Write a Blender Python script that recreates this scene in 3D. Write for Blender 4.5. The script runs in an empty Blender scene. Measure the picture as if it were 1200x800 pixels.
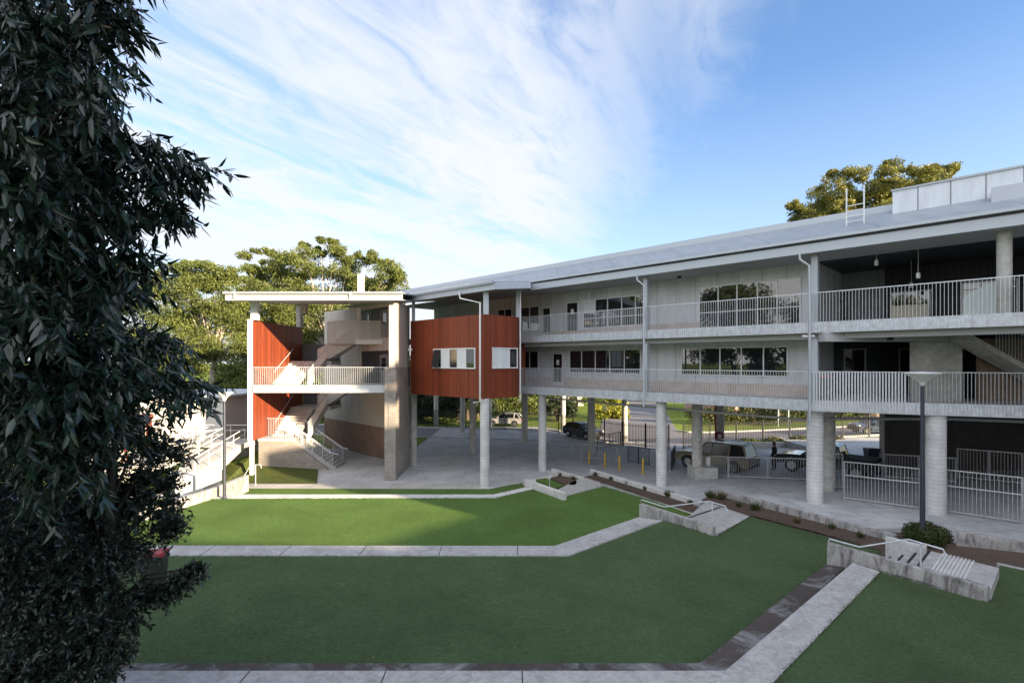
import bpy, math, random
import numpy as np
from mathutils import Vector
random.seed(7); rng = np.random.default_rng(7)
R = math.radians
S = bpy.context.scene
COL = S.collection

# ------------------------------------------------------------------ camera
CZ = 7.5
FP = 600.0; HX = 600.0; HY = 423.0
cam = bpy.data.cameras.new("camera"); camo = bpy.data.objects.new("camera", cam); COL.objects.link(camo)
camo.location = (0, 0, CZ); camo.rotation_euler = (R(90), 0, 0)
cam.sensor_width = 36; cam.lens = 18; cam.shift_y = 23.0/1200; cam.clip_start = .1; cam.clip_end = 3000
S.camera = camo

# ------------------------------------------------------------------ light
SUNV = Vector((1.3, -1.0, .385)).normalized()        # towards the sun
el = math.asin(SUNV.z); az = math.atan2(SUNV.x, SUNV.y)
sun = bpy.data.lights.new("sun", 'SUN'); suno = bpy.data.objects.new("sun", sun); COL.objects.link(suno)
sun.energy = 4.8; sun.angle = R(.5); sun.color = (1, .78, .52)
suno.rotation_euler = (-SUNV).to_track_quat('-Z', 'Y').to_euler(); suno.location = (40, -40, 40)
S.view_settings.view_transform = 'Standard'; S.view_settings.look = 'None'
S.view_settings.exposure = 1.88; S.view_settings.gamma = 1

def build_world():
    w = bpy.data.worlds.new("World"); S.world = w; w.use_nodes = True
    nt = w.node_tree; N = nt.nodes; L = nt.links; N.clear()
    out = N.new('ShaderNodeOutputWorld'); bg = N.new('ShaderNodeBackground')
    sky = N.new('ShaderNodeTexSky'); sky.sky_type = 'NISHITA'; sky.sun_disc = False
    sky.sun_elevation = el; sky.sun_rotation = az; sky.air_density = 1.0; sky.dust_density = .6; sky.ozone_density = 2.0
    def M(op, a, b=None, c=None):
        n = N.new('ShaderNodeMath'); n.operation = op
        for i, v in enumerate((a, b, c)):
            if v is None: continue
            if isinstance(v, (int, float)): n.inputs[i].default_value = v
            else: L.new(v, n.inputs[i])
        return n.outputs[0]
    tc = N.new('ShaderNodeTexCoord'); sp = N.new('ShaderNodeSeparateXYZ'); L.new(tc.outputs['Generated'], sp.inputs[0])
    z = M('MAXIMUM', sp.outputs[2], .0); zz = M('ADD', z, .03)
    px = M('DIVIDE', sp.outputs[0], zz); py = M('DIVIDE', sp.outputs[1], zz)
    # along / across the streaks
    al = M('ADD', M('MULTIPLY', px, .45), M('MULTIPLY', py, .89)); ac = M('SUBTRACT', M('MULTIPLY', px, .89), M('MULTIPLY', py, .45))
    def noise(ka, kc, scale, detail, rough, dist=0, off=0):
        c = N.new('ShaderNodeCombineXYZ'); L.new(M('MULTIPLY', al, ka), c.inputs[0]); L.new(M('MULTIPLY', ac, kc), c.inputs[1]); c.inputs[2].default_value = off
        n = N.new('ShaderNodeTexNoise'); n.inputs['Scale'].default_value = scale; n.inputs['Detail'].default_value = detail
        n.inputs['Roughness'].default_value = rough; n.inputs['Distortion'].default_value = dist; L.new(c.outputs[0], n.inputs[0]); return n.outputs[0]
    n1 = noise(.22, 1.0, 1.5, 4, .55, .4, 5.4)      # broad bands
    n2 = noise(.8, 1.9, 3.4, 9, .62, .7, 7.7)      # fluffy ripple
    n3 = noise(.5, .5, .7, 3, .5, 0, 1.2)
    mask = N.new('ShaderNodeMapRange'); mask.interpolation_type = 'SMOOTHSTEP'
    edge = M('ADD', px, M('MULTIPLY', M('SUBTRACT', n2, .5), .9))
    L.new(edge, mask.inputs[0]); mask.inputs[1].default_value = .85; mask.inputs[2].default_value = .15; mask.inputs[3].default_value = 0; mask.inputs[4].default_value = 1
    d = M('ADD', M('ADD', M('MULTIPLY', n1, 1.1), M('MULTIPLY', n2, .80)), M('MULTIPLY', n3, .5))
    dr = N.new('ShaderNodeMapRange'); dr.interpolation_type = 'SMOOTHSTEP'; L.new(d, dr.inputs[0]); dr.inputs[1].default_value = .84; dr.inputs[2].default_value = 1.44
    back = N.new('ShaderNodeMapRange'); L.new(sp.outputs[1], back.inputs[0]); back.inputs[1].default_value = .1; back.inputs[2].default_value = -.3  # more cloud put behind the camera for neutral fill
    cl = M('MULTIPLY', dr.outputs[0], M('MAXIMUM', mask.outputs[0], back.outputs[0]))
    # low pale veil near the horizon
    veil = N.new('ShaderNodeMapRange'); L.new(z, veil.inputs[0]); veil.inputs[1].default_value = .45; veil.inputs[2].default_value = .0; veil.inputs[3].default_value = 0; veil.inputs[4].default_value = .55
    cov = M('MINIMUM', M('ADD', M('MULTIPLY', cl, .88), veil.outputs[0]), .95)
    mix = N.new('ShaderNodeMix'); mix.data_type = 'RGBA'; L.new(cov, mix.inputs[0])
    tint = N.new('ShaderNodeMix'); tint.data_type = 'RGBA'; tint.blend_type = 'MULTIPLY'; tint.inputs[0].default_value = 1
    L.new(sky.outputs[0], tint.inputs[6]); tint.inputs[7].default_value = (.64, .73, .86, 1)
    cc = N.new('ShaderNodeMix'); cc.data_type = 'RGBA'; L.new(back.outputs[0], cc.inputs[0]); cc.inputs[6].default_value = (2.25, 2.34, 2.52, 1); cc.inputs[7].default_value = (6.3, 6.15, 6.1, 1)  # clouds behind the camera brightened to lift the shaded sides
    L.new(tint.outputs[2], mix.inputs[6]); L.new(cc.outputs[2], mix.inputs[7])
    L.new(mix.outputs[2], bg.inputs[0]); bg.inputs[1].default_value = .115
    L.new(bg.outputs[0], out.inputs[0])
build_world()

# ------------------------------------------------------------------ measuring helpers
SQ = math.sqrt(2)
def F(s, d, z=None):                     # facade frame: s along the balconies, d into the building
    x = s/SQ + (25.74+d)/SQ; y = -s/SQ + (25.74+d)/SQ
    return (x, y) if z is None else (x, y, z)
def sp(px, d=0): return (25.74+d)*(px-1200.0)/px
def G(px, py, z):                        # point of level z seen at a place in the photo
    Y = (CZ-z)*FP/(py-HY); return ((px-HX)/FP*Y, Y)
def W(px, py, Y): return ((px-HX)/FP*Y, Y, CZ+(HY-py)/FP*Y)
def zpl(x, y):
    s = (x-y)/SQ
    return float(np.interp(s, [-22.3, -14, -7, 0], [0, .55, 1.05, 1.15]))
def GT(px, py, off=0):
    z = .5
    for _ in range(30):
        x, y = G(px, py, z); z = z*.5 + .5*(zpl(x, y)+off)
    return (x, y, zpl(x, y)+off)

# ------------------------------------------------------------------ materials
MATS = {}
def nodes(name):
    m = bpy.data.materials.new(name); m.use_nodes = True; nt = m.node_tree
    b = nt.nodes['Principled BSDF']; MATS[name] = m
    return m, nt, nt.nodes, nt.links, b
def vcol(c): return (c[0], c[1], c[2], 1)
def mapr(N, L, src, a, b, lo, hi):
    n = N.new('ShaderNodeMapRange'); L.new(src, n.inputs[0]); n.inputs[1].default_value = a; n.inputs[2].default_value = b
    n.inputs[3].default_value = lo; n.inputs[4].default_value = hi; return n.outputs[0]
def mixc(N, L, f, a, b, mode='MIX'):
    n = N.new('ShaderNodeMix'); n.data_type = 'RGBA'; n.blend_type = mode
    if isinstance(f, (int, float)): n.inputs[0].default_value = f
    else: L.new(f, n.inputs[0])
    for i, v in ((6, a), (7, b)):
        if isinstance(v, tuple): n.inputs[i].default_value = vcol(v)
        else: L.new(v, n.inputs[i])
    return n.outputs[2]
def noi(N, L, vec, scale, detail=4, rough=.55, dist=0, sc=None):
    n = N.new('ShaderNodeTexNoise'); n.inputs['Scale'].default_value = scale; n.inputs['Detail'].default_value = detail
    n.inputs['Roughness'].default_value = rough; n.inputs['Distortion'].default_value = dist
    if sc:
        mp = N.new('ShaderNodeMapping'); mp.inputs['Scale'].default_value = sc; L.new(vec, mp.inputs[0]); vec = mp.outputs[0]
    L.new(vec, n.inputs[0]); return n.outputs[0]
def pos(N): return N.new('ShaderNodeNewGeometry').outputs['Position']
def bump(N, L, b, h, strength=.3, dist=.02):
    n = N.new('ShaderNodeBump'); n.inputs['Strength'].default_value = strength; n.inputs['Distance'].default_value = dist
    L.new(h, n.inputs['Height']); L.new(n.outputs[0], b.inputs['Normal'])

def plain(name, c, rough=.6, metal=0, var=.12, scale=3.0, streak=0.0, bmp=0.0, spec=.5, coat=0):
    m, nt, N, L, b = nodes(name)
    p = pos(N)
    n = noi(N, L, p, scale, 6, .6)
    f = mapr(N, L, n, .3, .7, 0, 1)
    lo = tuple(max(0, x*(1-var)) for x in c); hi = tuple(x*(1+var) for x in c)
    col = mixc(N, L, f, lo, hi)
    if streak > 0:
        n2 = noi(N, L, p, 1.0, 5, .6, 0, (5, 5, .35))
        f2 = mapr(N, L, n2, .5, .75, 0, streak)
        col = mixc(N, L, f2, col, tuple(x*.35 for x in c))
    L.new(col, b.inputs['Base Color'])
    r = mapr(N, L, n, .3, .7, max(.02, rough-.08), min(1, rough+.08)); L.new(r, b.inputs['Roughness'])
    b.inputs['Metallic'].default_value = metal; b.inputs['Specular IOR Level'].default_value = spec; b.inputs['Coat Weight'].default_value = coat
    if bmp > 0: bump(N, L, b, noi(N, L, p, scale*8, 5, .6), bmp, .01)
    return m
def stained(name, c, dark, amt=.5, scale=.7, fine=9, rough=.85, joint=None):
    """concrete: large soft patches, fine mottling, dark mould blotches"""
    m, nt, N, L, b = nodes(name); p = pos(N)
    a = mapr(N, L, noi(N, L, p, scale, 6, .62, .3), .35, .7, 0, 1)
    col = mixc(N, L, a, tuple(x*.82 for x in c), tuple(x*1.12 for x in c))
    f = mapr(N, L, noi(N, L, p, fine, 6, .7), .35, .65, -.5, .5)
    hsv = N.new('ShaderNodeHueSaturation'); L.new(col, hsv.inputs['Color']); L.new(mapr(N, L, f, -.5, .5, .84, 1.14), hsv.inputs['Value']); col = hsv.outputs[0]
    d = mapr(N, L, noi(N, L, p, scale*2.3, 8, .72, .8), .5, .72, 0, amt); col = mixc(N, L, d, col, dark)
    if joint:
        uv = N.new('ShaderNodeUVMap'); br = N.new('ShaderNodeTexBrick'); L.new(uv.outputs[0], br.inputs[0])
        br.offset = 0; br.inputs['Scale'].default_value = 1; br.inputs['Brick Width'].default_value = joint; br.inputs['Row Height'].default_value = joint
        br.inputs['Mortar Size'].default_value = .022; br.inputs['Mortar Smooth'].default_value = .2
        col = mixc(N, L, mapr(N, L, br.outputs['Fac'], 0, 1, 0, .6), col, tuple(x*.4 for x in c))
    L.new(col, b.inputs['Base Color']); b.inputs['Roughness'].default_value = rough; b.inputs['Specular IOR Level'].default_value = .3
    bump(N, L, b, noi(N, L, p, 30, 5, .7), .25, .01)
    return m
def brick(name, c1, c2, mortar, w=.24, h=.086):
    m, nt, N, L, b = nodes(name); uv = N.new('ShaderNodeUVMap'); br = N.new('ShaderNodeTexBrick'); L.new(uv.outputs[0], br.inputs[0])
    br.inputs['Scale'].default_value = 1; br.inputs['Brick Width'].default_value = w; br.inputs['Row Height'].default_value = h
    br.inputs['Mortar Size'].default_value = .008; br.inputs['Mortar Smooth'].default_value = .1; br.inputs['Bias'].default_value = 0
    br.inputs['Color1'].default_value = vcol(c1); br.inputs['Color2'].default_value = vcol(c2); br.inputs['Mortar'].default_value = vcol(mortar)
    f = mapr(N, L, noi(N, L, pos(N), 1.3, 6, .6), .3, .7, .8, 1.15)
    hs = N.new('ShaderNodeHueSaturation'); L.new(br.outputs[0], hs.inputs['Color']); L.new(f, hs.inputs['Value']); L.new(hs.outputs[0], b.inputs['Base Color'])
    b.inputs['Roughness'].default_value = .85; inv = mapr(N, L, br.outputs['Fac'], 0, 1, 1, 0); bump(N, L, b, inv, .5, .01)
    return m
def boards(name, c, w, groove=.008, var=.25, rough=.5, horiz=False, metal=0, dark=.25, grain=True, spec=.4):
    """vertical boards or sheet joints every w metres along the wall"""
    m, nt, N, L, b = nodes(name); uv = N.new('ShaderNodeUVMap'); s = N.new('ShaderNodeSeparateXYZ'); L.new(uv.outputs[0], s.inputs[0])
    def Mt(op, a, v=None):
        n = N.new('ShaderNodeMath'); n.operation = op; L.new(a, n.inputs[0])
        if v is not None: n.inputs[1].default_value = v
        return n.outputs[0]
    u = Mt('DIVIDE', s.outputs[1 if horiz else 0], w); fl = Mt('FLOOR', u); fr = Mt('FRACT', u)
    wn = N.new('ShaderNodeTexWhiteNoise'); wn.noise_dimensions = '1D'; L.new(fl, wn.inputs['W'])
    tri = Mt('ABSOLUTE', Mt('SUBTRACT', fr, .5)); g = mapr(N, L, tri, .5-groove/w*1.6, .5-groove/w*.4, 0, 1)
    v = mapr(N, L, wn.outputs[0], 0, 1, 1-var, 1+var)
    gr = mapr(N, L, noi(N, L, uv.outputs[0], 1, 5, .6, 0, ((6, 30, 1) if horiz else (30, 1.2, 1))), .3, .7, .80 if grain else .95, 1.2 if grain else 1.05)
    wx = mapr(N, L, noi(N, L, uv.outputs[0], 1, 7, .65, .2, (2.2, .45, 1)), .32, .7, .86, 1.10); mw = N.new('ShaderNodeMath'); mw.operation = 'MULTIPLY'; L.new(gr, mw.inputs[0]); L.new(wx, mw.inputs[1]); gr = mw.outputs[0]
    mu = N.new('ShaderNodeMath'); mu.operation = 'MULTIPLY'; L.new(v, mu.inputs[0]); L.new(gr, mu.inputs[1])
    hs = N.new('ShaderNodeHueSaturation'); hs.inputs['Color'].default_value = vcol(c); L.new(mu.outputs[0], hs.inputs['Value'])
    col = mixc(N, L, g, hs.outputs[0], tuple(x*dark for x in c)); L.new(col, b.inputs['Base Color'])
    b.inputs['Roughness'].default_value = rough; b.inputs['Metallic'].default_value = metal; b.inputs['Specular IOR Level'].default_value = spec
    bump(N, L, b, mapr(N, L, g, 0, 1, 1, 0), .6, .02)
    return m
def turf(name, lo, hi, dark, fine=45, patch=.5, bladebump=.9):
    m, nt, N, L, b = nodes(name); p = pos(N)
    f = mapr(N, L, noi(N, L, p, fine, 6, .75, 0, (1, .6, 1)), .32, .68, 0, 1); col = mixc(N, L, f, lo, hi)
    f2 = mapr(N, L, noi(N, L, p, fine*.22, 5, .7, .2, (.6, 1.6, 1)), .33, .67, .80, 1.24); hs = N.new('ShaderNodeHueSaturation'); L.new(col, hs.inputs['Color']); L.new(f2, hs.inputs['Value']); col = hs.outputs[0]
    d = mapr(N, L, noi(N, L, p, patch, 7, .65, .4), .40, .72, 0, .7); col = mixc(N, L, d, col, dark)
    # pale flecks of dead leaves and litter
    vo = N.new('ShaderNodeTexVoronoi'); vo.inputs['Scale'].default_value = 1.7; L.new(p, vo.inputs[0])
    fl = mapr(N, L, vo.outputs['Distance'], .035, .06, .8, 0); col = mixc(N, L, fl, col, (.22, .2, .08))
    L.new(col, b.inputs['Base Color']); b.inputs['Roughness'].default_value = .95; b.inputs['Specular IOR Level'].default_value = .03
    bump(N, L, b, noi(N, L, p, fine*1.5, 5, .8), bladebump, .03)
    return m
def leafmat(name, c1, c2, c3, rough=.5, trans=.25, spec=.4):
    m, nt, N, L, b = nodes(name); g = N.new('ShaderNodeNewGeometry'); rnd = g.outputs['Random Per Island']
    n = noi(N, L, g.outputs['Position'], .55, 3, .6)
    col = mixc(N, L, mapr(N, L, rnd, 0, 1, 0, 1), c1, c2); col = mixc(N, L, mapr(N, L, n, .42, .66, 0, .8), col, c3)
    L.new(col, b.inputs['Base Color']); b.inputs['Roughness'].default_value = rough; b.inputs['Specular IOR Level'].default_value = spec
    tr = N.new('ShaderNodeBsdfTranslucent'); L.new(col, tr.inputs[0]); mx = N.new('ShaderNodeMixShader'); mx.inputs[0].default_value = trans
    L.new(b.outputs[0], mx.inputs[1]); L.new(tr.outputs[0], mx.inputs[2]); L.new(mx.outputs[0], N['Material Output'].inputs[0])
    return m
def glass(name, c=(.012, .015, .02), rough=.02):
    m, nt, N, L, b = nodes(name); b.inputs['Base Color'].default_value = vcol(c); b.inputs['Roughness'].default_value = rough
    b.inputs['Specular IOR Level'].default_value = .9; b.inputs['Coat Weight'].default_value = .6; b.inputs['Coat Roughness'].default_value = .01
    n = noi(N, L, pos(N), .8, 2); bump(N, L, b, n, .04, .05); return m

glass('glass'); glass('car_glass', (.01, .012, .014), .08); MATS['car_glass'].node_tree.nodes['Principled BSDF'].inputs['Specular IOR Level'].default_value = .35; MATS['car_glass'].node_tree.nodes['Principled BSDF'].inputs['Coat Weight'].default_value = 0
stained('plaza_concrete', (.46, .47, .48), (.22, .22, .23), .6, .45, 5, .8, 3.2)
stained('path_concrete', (.43, .42, .40), (.38, .36, .34), .35, .6, 7, .85, 2.4)
stained('kerb_concrete', (.42, .41, .40), (.16, .15, .145), .6, 1.6, 9)
stained('kerb_dark', (.072, .060, .054), (.36, .36, .37), .9, .28, 6)
stained('white_concrete', (.60, .595, .58), (.35, .34, .32), .3, .9, 8)
stained('pier_concrete', (.50, .49, .46), (.27, .26, .24), .5, 1.2, 5)
def wallconc():
    m, nt, N, L, b = nodes('stained_wall'); p = pos(N)
    a = mapr(N, L, noi(N, L, p, 1.2, 6, .65), .3, .7, 0, 1); col = mixc(N, L, a, (.30, .29, .28), (.48, .47, .46))
    st = mapr(N, L, noi(N, L, p, 1, 9, .8, .6, (4.5, 4.5, 1.0)), .46, .62, 0, .85); col = mixc(N, L, st, col, (.07, .06, .055))
    L.new(col, b.inputs['Base Color']); b.inputs['Roughness'].default_value = .9; bump(N, L, b, noi(N, L, p, 25, 5), .3, .01)
wallconc()
brick('brick_pale', (.30, .27, .24), (.23, .20, .18), (.34, .32, .30))
brick('brick_brown', (.27, .17, .115), (.20, .125, .085), (.30, .25, .21))
brick('column_tile', (.62, .62, .61), (.57, .57, .57), (.40, .40, .40), 6.0, .17)
brick('brick_pink', (.58, .48, .42), (.50, .41, .35), (.52, .48, .45))
boards('timber_red', (.245, .050, .019), .09, .011, .36, .5)
boards('clad_light', (.60, .615, .64), 1.2, .012, .03, .5, grain=False, dark=.45)
boards('clad_beige', (.50, .46, .42), 1.2, .012, .03, .6, grain=False, dark=.5)
boards('clad_grey', (.20, .21, .235), 1.8, .012, .04, .6, grain=False, dark=.5)
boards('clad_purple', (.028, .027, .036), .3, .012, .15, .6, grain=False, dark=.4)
boards('roof_metal', (.30, .325, .36), .6, .02, .04, .42, grain=False, metal=.2, dark=.6)
boards('roof_edge', (.34, .37, .41), 3.0, .012, .03, .4, grain=False, metal=.2, dark=.5)
boards('roof_panel', (.66, .70, .76), 1.03, .02, .02, .5, grain=False, dark=.3)
plain('fascia_metal', (.46, .50, .55), .45, .1, .05, .8)
plain('fascia_cream', (.58, .57, .53), .5, 0, .05, .8)
plain('gutter_metal', (.33, .36, .39), .38, .3, .06, 1)
plain('soffit', (.42, .425, .44), .8, 0, .05, .5)
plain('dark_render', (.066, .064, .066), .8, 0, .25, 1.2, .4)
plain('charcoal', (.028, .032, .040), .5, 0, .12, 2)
plain('galv', (.60, .63, .67), .45, .35, .10, 8)
plain('galv_dark', (.43, .44, .46), .5, .3, .15, 8)
plain('galv_slab', (.60, .63, .68), .5, .15, .22, 5, .35)
plain('white_paint', (.74, .75, .76), .45, 0, .04, 2)
plain('white_frame', (.70, .71, .72), .4, 0, .03, 2)
plain('white_render', (.62, .60, .56), .8, 0, .03, .5)
plain('blind', (.66, .69, .72), .7, 0, .04, 3)
plain('pipe_grey', (.36, .36, .37), .5, 0, .08, 3)
plain('dark_post', (.045, .055, .075), .45, .3, .15, 4)
plain('black_metal', (.012, .013, .016), .5, 0, .2, 4)
plain('black_rubber', (.015, .015, .016), .8, 0, .2, 6)
plain('yellow_paint', (.62, .40, .03), .5, 0, .12, 6)
plain('bark_dark', (.028, .024, .02), .9, 0, .35, 4, 0, .6)
plain('bark', (.12, .09, .065), .9, 0, .35, 4, 0, .6)
plain('bark_pale', (.36, .32, .27), .9, 0, .3, 2, 0, .4)
plain('mulch', (.090, .062, .046), .95, 0, .6, 22, 0, .9)
plain('asphalt', (.155, .155, .17), .9, 0, .15, 5, 0, .4)
plain('driveway', (.42, .41, .42), .9, 0, .1, 3)
plain('gold_paint', (.20, .175, .13), .35, .3, .05, 2, coat=.25)
plain('black_paint', (.018, .02, .026), .25, .2, .1, 2, coat=.7)
plain('blue_paint', (.035, .05, .085), .25, .3, .1, 2, coat=.7)
plain('white_car_paint', (.38, .38, .39), .3, 0, .03, 2, coat=.6)
plain('chrome', (.55, .56, .58), .2, .9, .05, 5)
plain('red_dull', (.26, .02, .035), .6, 0, .2, 8)
plain('red_plastic', (.72, .025, .05), .45, 0, .1, 5)
plain('red_lamp', (.32, .012, .015), .25, 0, .1, 5)
plain('lamp_clear', (.6, .6, .58), .15, 0, .05, 5)
plain('bin_green', (.020, .030, .024), .6, 0, .15, 4)
plain('bin_blue', (.012, .018, .045), .55, 0, .15, 4)
plain('red_pipe', (.22, .022, .022), .5, 0, .15, 4)
plain('skin', (.42, .26, .19), .6, 0, .06, 10)
plain('cloth_black', (.014, .014, .017), .85, 0, .25, 8)
plain('hair', (.03, .02, .014), .6, 0, .2, 20)
plain('cream_fabric', (.62, .57, .46), .9, 0, .05, 6)
plain('pale_panel', (.55, .60, .58), .6, 0, .04, 2)
plain('pink_wall', (.45, .30, .27), .9, 0, .08, 2)
plain('cool_wall', (.13, .11, .11), .9, 0, .12, 1)
turf('turf_far', (.076, .136, .036), (.124, .198, .060), (.066, .106, .032), 40, .35)
turf('turf_mid', (.064, .104, .050), (.102, .150, .072), (.058, .084, .040), 55, .5)
turf('grass_patch', (.045, .070, .020), (.085, .115, .035), (.10, .085, .04), 18, 1.2)
turf('ground_grass', (.11, .17, .03), (.22, .28, .055), (.13, .15, .05), 3, .12)
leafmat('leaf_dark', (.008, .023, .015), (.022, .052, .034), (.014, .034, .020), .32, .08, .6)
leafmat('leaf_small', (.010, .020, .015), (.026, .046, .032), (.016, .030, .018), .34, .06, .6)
leafmat('leaf_gum', (.105, .14, .032), (.20, .225, .058), (.065, .095, .026), .55, .35)
leafmat('leaf_olive', (.11, .145, .035), (.20, .225, .060), (.065, .09, .028), .55, .35)
leafmat('leaf_fig', (.15, .16, .03), (.27, .25, .05), (.07, .095, .025), .5, .3)
leafmat('leaf_shade', (.020, .034, .014), (.045, .066, .026), (.015, .025, .012), .6, .2)
leafmat('leaf_hedge', (.075, .12, .02), (.16, .21, .035), (.04, .07, .02), .6, .3)
leafmat('leaf_yellow', (.30, .31, .035), (.42, .40, .06), (.16, .20, .03), .6, .35)
leafmat('leaf_pink', (.35, .14, .20), (.45, .22, .28), (.10, .12, .05), .6, .3)
leafmat('leaf_bush', (.035, .060, .016), (.075, .105, .028), (.11, .085, .04), .6, .2)

# ------------------------------------------------------------------ mesh builder
ORG = {}
def org(o): return ORG.get(o.name, (0, 0, 0)) if o else (0, 0, 0)
def tag(o, label=None, cat=None, group=None, kind=None):
    if label: o['label'] = label
    if cat: o['category'] = cat
    if group: o['group'] = group
    if kind: o['kind'] = kind
    return o
def empty(name, loc, label, cat, group=None):
    o = bpy.data.objects.new(name, None); COL.objects.link(o); o.location = loc; o.empty_display_size = .3
    ORG[o.name] = tuple(loc); return tag(o, label, cat, group)
class MB:
    def __init__(s): s.v = []; s.f = []; s.m = []; s.cm = 0
    def add(s, vs, fs):
        n = len(s.v); s.v += [tuple(v) for v in vs]; s.f += [tuple(i+n for i in f) for f in fs]; s.m += [s.cm]*len(fs); return s
    def hexa(s, b, t):   # bottom 4, top 4 (ccw)
        return s.add(list(b)+list(t), [(3,2,1,0),(4,5,6,7),(0,1,5,4),(1,2,6,5),(2,3,7,6),(3,0,4,7)])
    def box(s, x0, x1, y0, y1, z0, z1):
        return s.hexa([(x0,y0,z0),(x1,y0,z0),(x1,y1,z0),(x0,y1,z0)], [(x0,y0,z1),(x1,y0,z1),(x1,y1,z1),(x0,y1,z1)])
    def fbox(s, s0, s1, d0, d1, z0, z1):
        q = [F(s0,d0), F(s1,d0), F(s1,d1), F(s0,d1)]
        return s.hexa([(*p, z0) for p in q], [(*p, z1) for p in q])
    def prism(s, poly, z0, z1):
        n = len(poly); A = sum(poly[i][0]*poly[(i+1)%n][1]-poly[(i+1)%n][0]*poly[i][1] for i in range(n))
        if A < 0: poly = poly[::-1]
        zb = z0 if callable(z0) else (lambda x, y: z0); zt = z1 if callable(z1) else (lambda x, y: z1)
        return s.add([(x,y,zb(x,y)) for x,y in poly]+[(x,y,zt(x,y)) for x,y in poly],
                     [tuple(range(n-1,-1,-1)), tuple(range(n,2*n))]+[(i,(i+1)%n,n+(i+1)%n,n+i) for i in range(n)])
    def beam(s, p, q, w, h):   # p,q = axis; w horizontal across, h vertical
        p = Vector(p); q = Vector(q); d = (q-p).normalized()
        sd = d.cross(Vector((0,0,1)));
        if sd.length < 1e-3: sd = Vector((1,0,0))
        sd.normalize(); up = sd.cross(d).normalized(); a = sd*w/2; b = up*h/2
        return s.hexa([p-a-b, p+a-b, q+a-b, q-a-b], [p-a+b, p+a+b, q+a+b, q-a+b])
    def tube(s, pts, r, n=8, cap=True):
        pts = [Vector(p) for p in pts]; rs = r if isinstance(r, (list, tuple)) else [r]*len(pts); base = len(s.v); vs = []
        ref = None
        for i, p in enumerate(pts):
            d = (pts[min(i+1,len(pts)-1)]-pts[max(i-1,0)]).normalized()
            if ref is None: ref = d.orthogonal().normalized()
            a = (ref - d*ref.dot(d)); a = a.normalized() if a.length > 1e-5 else d.orthogonal().normalized(); ref = a; b = d.cross(a)
            for k in range(n):
                t = 2*math.pi*k/n; vs.append(p+(a*math.cos(t)+b*math.sin(t))*rs[i])
        fs = []
        for i in range(len(pts)-1):
            for k in range(n): fs.append((i*n+k, i*n+(k+1)%n, (i+1)*n+(k+1)%n, (i+1)*n+k))
        if cap: fs.append(tuple(range(n-1,-1,-1))); fs.append(tuple((len(pts)-1)*n+k for k in range(n)))
        return s.add(vs, fs)
    def lathe(s, c, prof, n=20):
        vs = []; fs = []
        for (r, z) in prof:
            for k in range(n):
                t = 2*math.pi*k/n; vs.append((c[0]+r*math.cos(t), c[1]+r*math.sin(t), c[2]+z))
        for i in range(len(prof)-1):
            for k in range(n): fs.append((i*n+k, i*n+(k+1)%n, (i+1)*n+(k+1)%n, (i+1)*n+k))
        fs.append(tuple(range(n-1,-1,-1))); fs.append(tuple((len(prof)-1)*n+k for k in range(n)))
        return s.add(vs, fs)
    def build(s, name, mat, parent=None, smooth=False, bevel=0, label=None):
        mats = mat if isinstance(mat, (list, tuple)) else [mat]
        ox = org(parent)
        me = bpy.data.meshes.new(name)
        v = np.array(s.v, dtype=float)
        if parent is None:
            o_ = np.array([(v[:,0].min()+v[:,0].max())/2, (v[:,1].min()+v[:,1].max())/2, v[:,2].min()])
        else: o_ = np.array(ox)
        me.from_pydata([tuple(p) for p in (v-o_)], [], s.f)
        for mm in mats: me.materials.append(MATS[mm])
        if len(mats) > 1: me.polygons.foreach_set('material_index', s.m)
        uvl = me.uv_layers.new(name='UVMap'); uv = []
        for f in me.polygons:
            nx, ny, nz = f.normal; 
            ln = math.hypot(nx, ny)
            for vi in f.vertices:
                x, y, z = v[vi]
                if abs(nz) < .75 and ln > 1e-4: uv += [(-ny*x+nx*y)/ln, z]
                else: uv += [x, y]
        uvl.data.foreach_set('uv', uv)
        if smooth:
            me.polygons.foreach_set('use_smooth', [True]*len(me.polygons))
            try: me.set_sharp_from_angle(angle=R(40))
            except Exception: pass
        o = bpy.data.objects.new(name, me); COL.objects.link(o)
        if parent is None: o.location = o_; ORG[o.name] = tuple(o_)
        else: o.parent = parent; ORG[o.name] = ox
        if bevel:
            bv = o.modifiers.new('bevel', 'BEVEL'); bv.width = bevel; bv.segments = 2; bv.limit_method = 'ANGLE'
        if label: o['label'] = label
        return o
def one(fn, *a):
    m = MB(); getattr(m, fn)(*a); return m
def sheet(p00, p10, p11, p01, nu, nv, zf):
    m = MB(); vs = []
    for j in range(nv+1):
        for i in range(nu+1):
            a = i/nu; b = j/nv
            x = (p00[0]*(1-a)+p10[0]*a)*(1-b)+(p01[0]*(1-a)+p11[0]*a)*b; y = (p00[1]*(1-a)+p10[1]*a)*(1-b)+(p01[1]*(1-a)+p11[1]*a)*b
            vs.append((x, y, zf(x, y)))
    m.add(vs, [(j*(nu+1)+i, j*(nu+1)+i+1, (j+1)*(nu+1)+i+1, (j+1)*(nu+1)+i) for j in range(nv) for i in range(nu)]); return m
def copy_tree(o, parent=None):
    c = o.copy(); COL.objects.link(c)
    if parent is not None: c.parent = parent
    for ch in list(o.children): copy_tree(ch, c)
    return c

# ------------------------------------------------------------------ levels
Z_FAR, Z_K2, Z_MID, Z_S3, Z_K3, Z_NEAR = .43, .90, .88, 1.10, 1.35, 1.33
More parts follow.
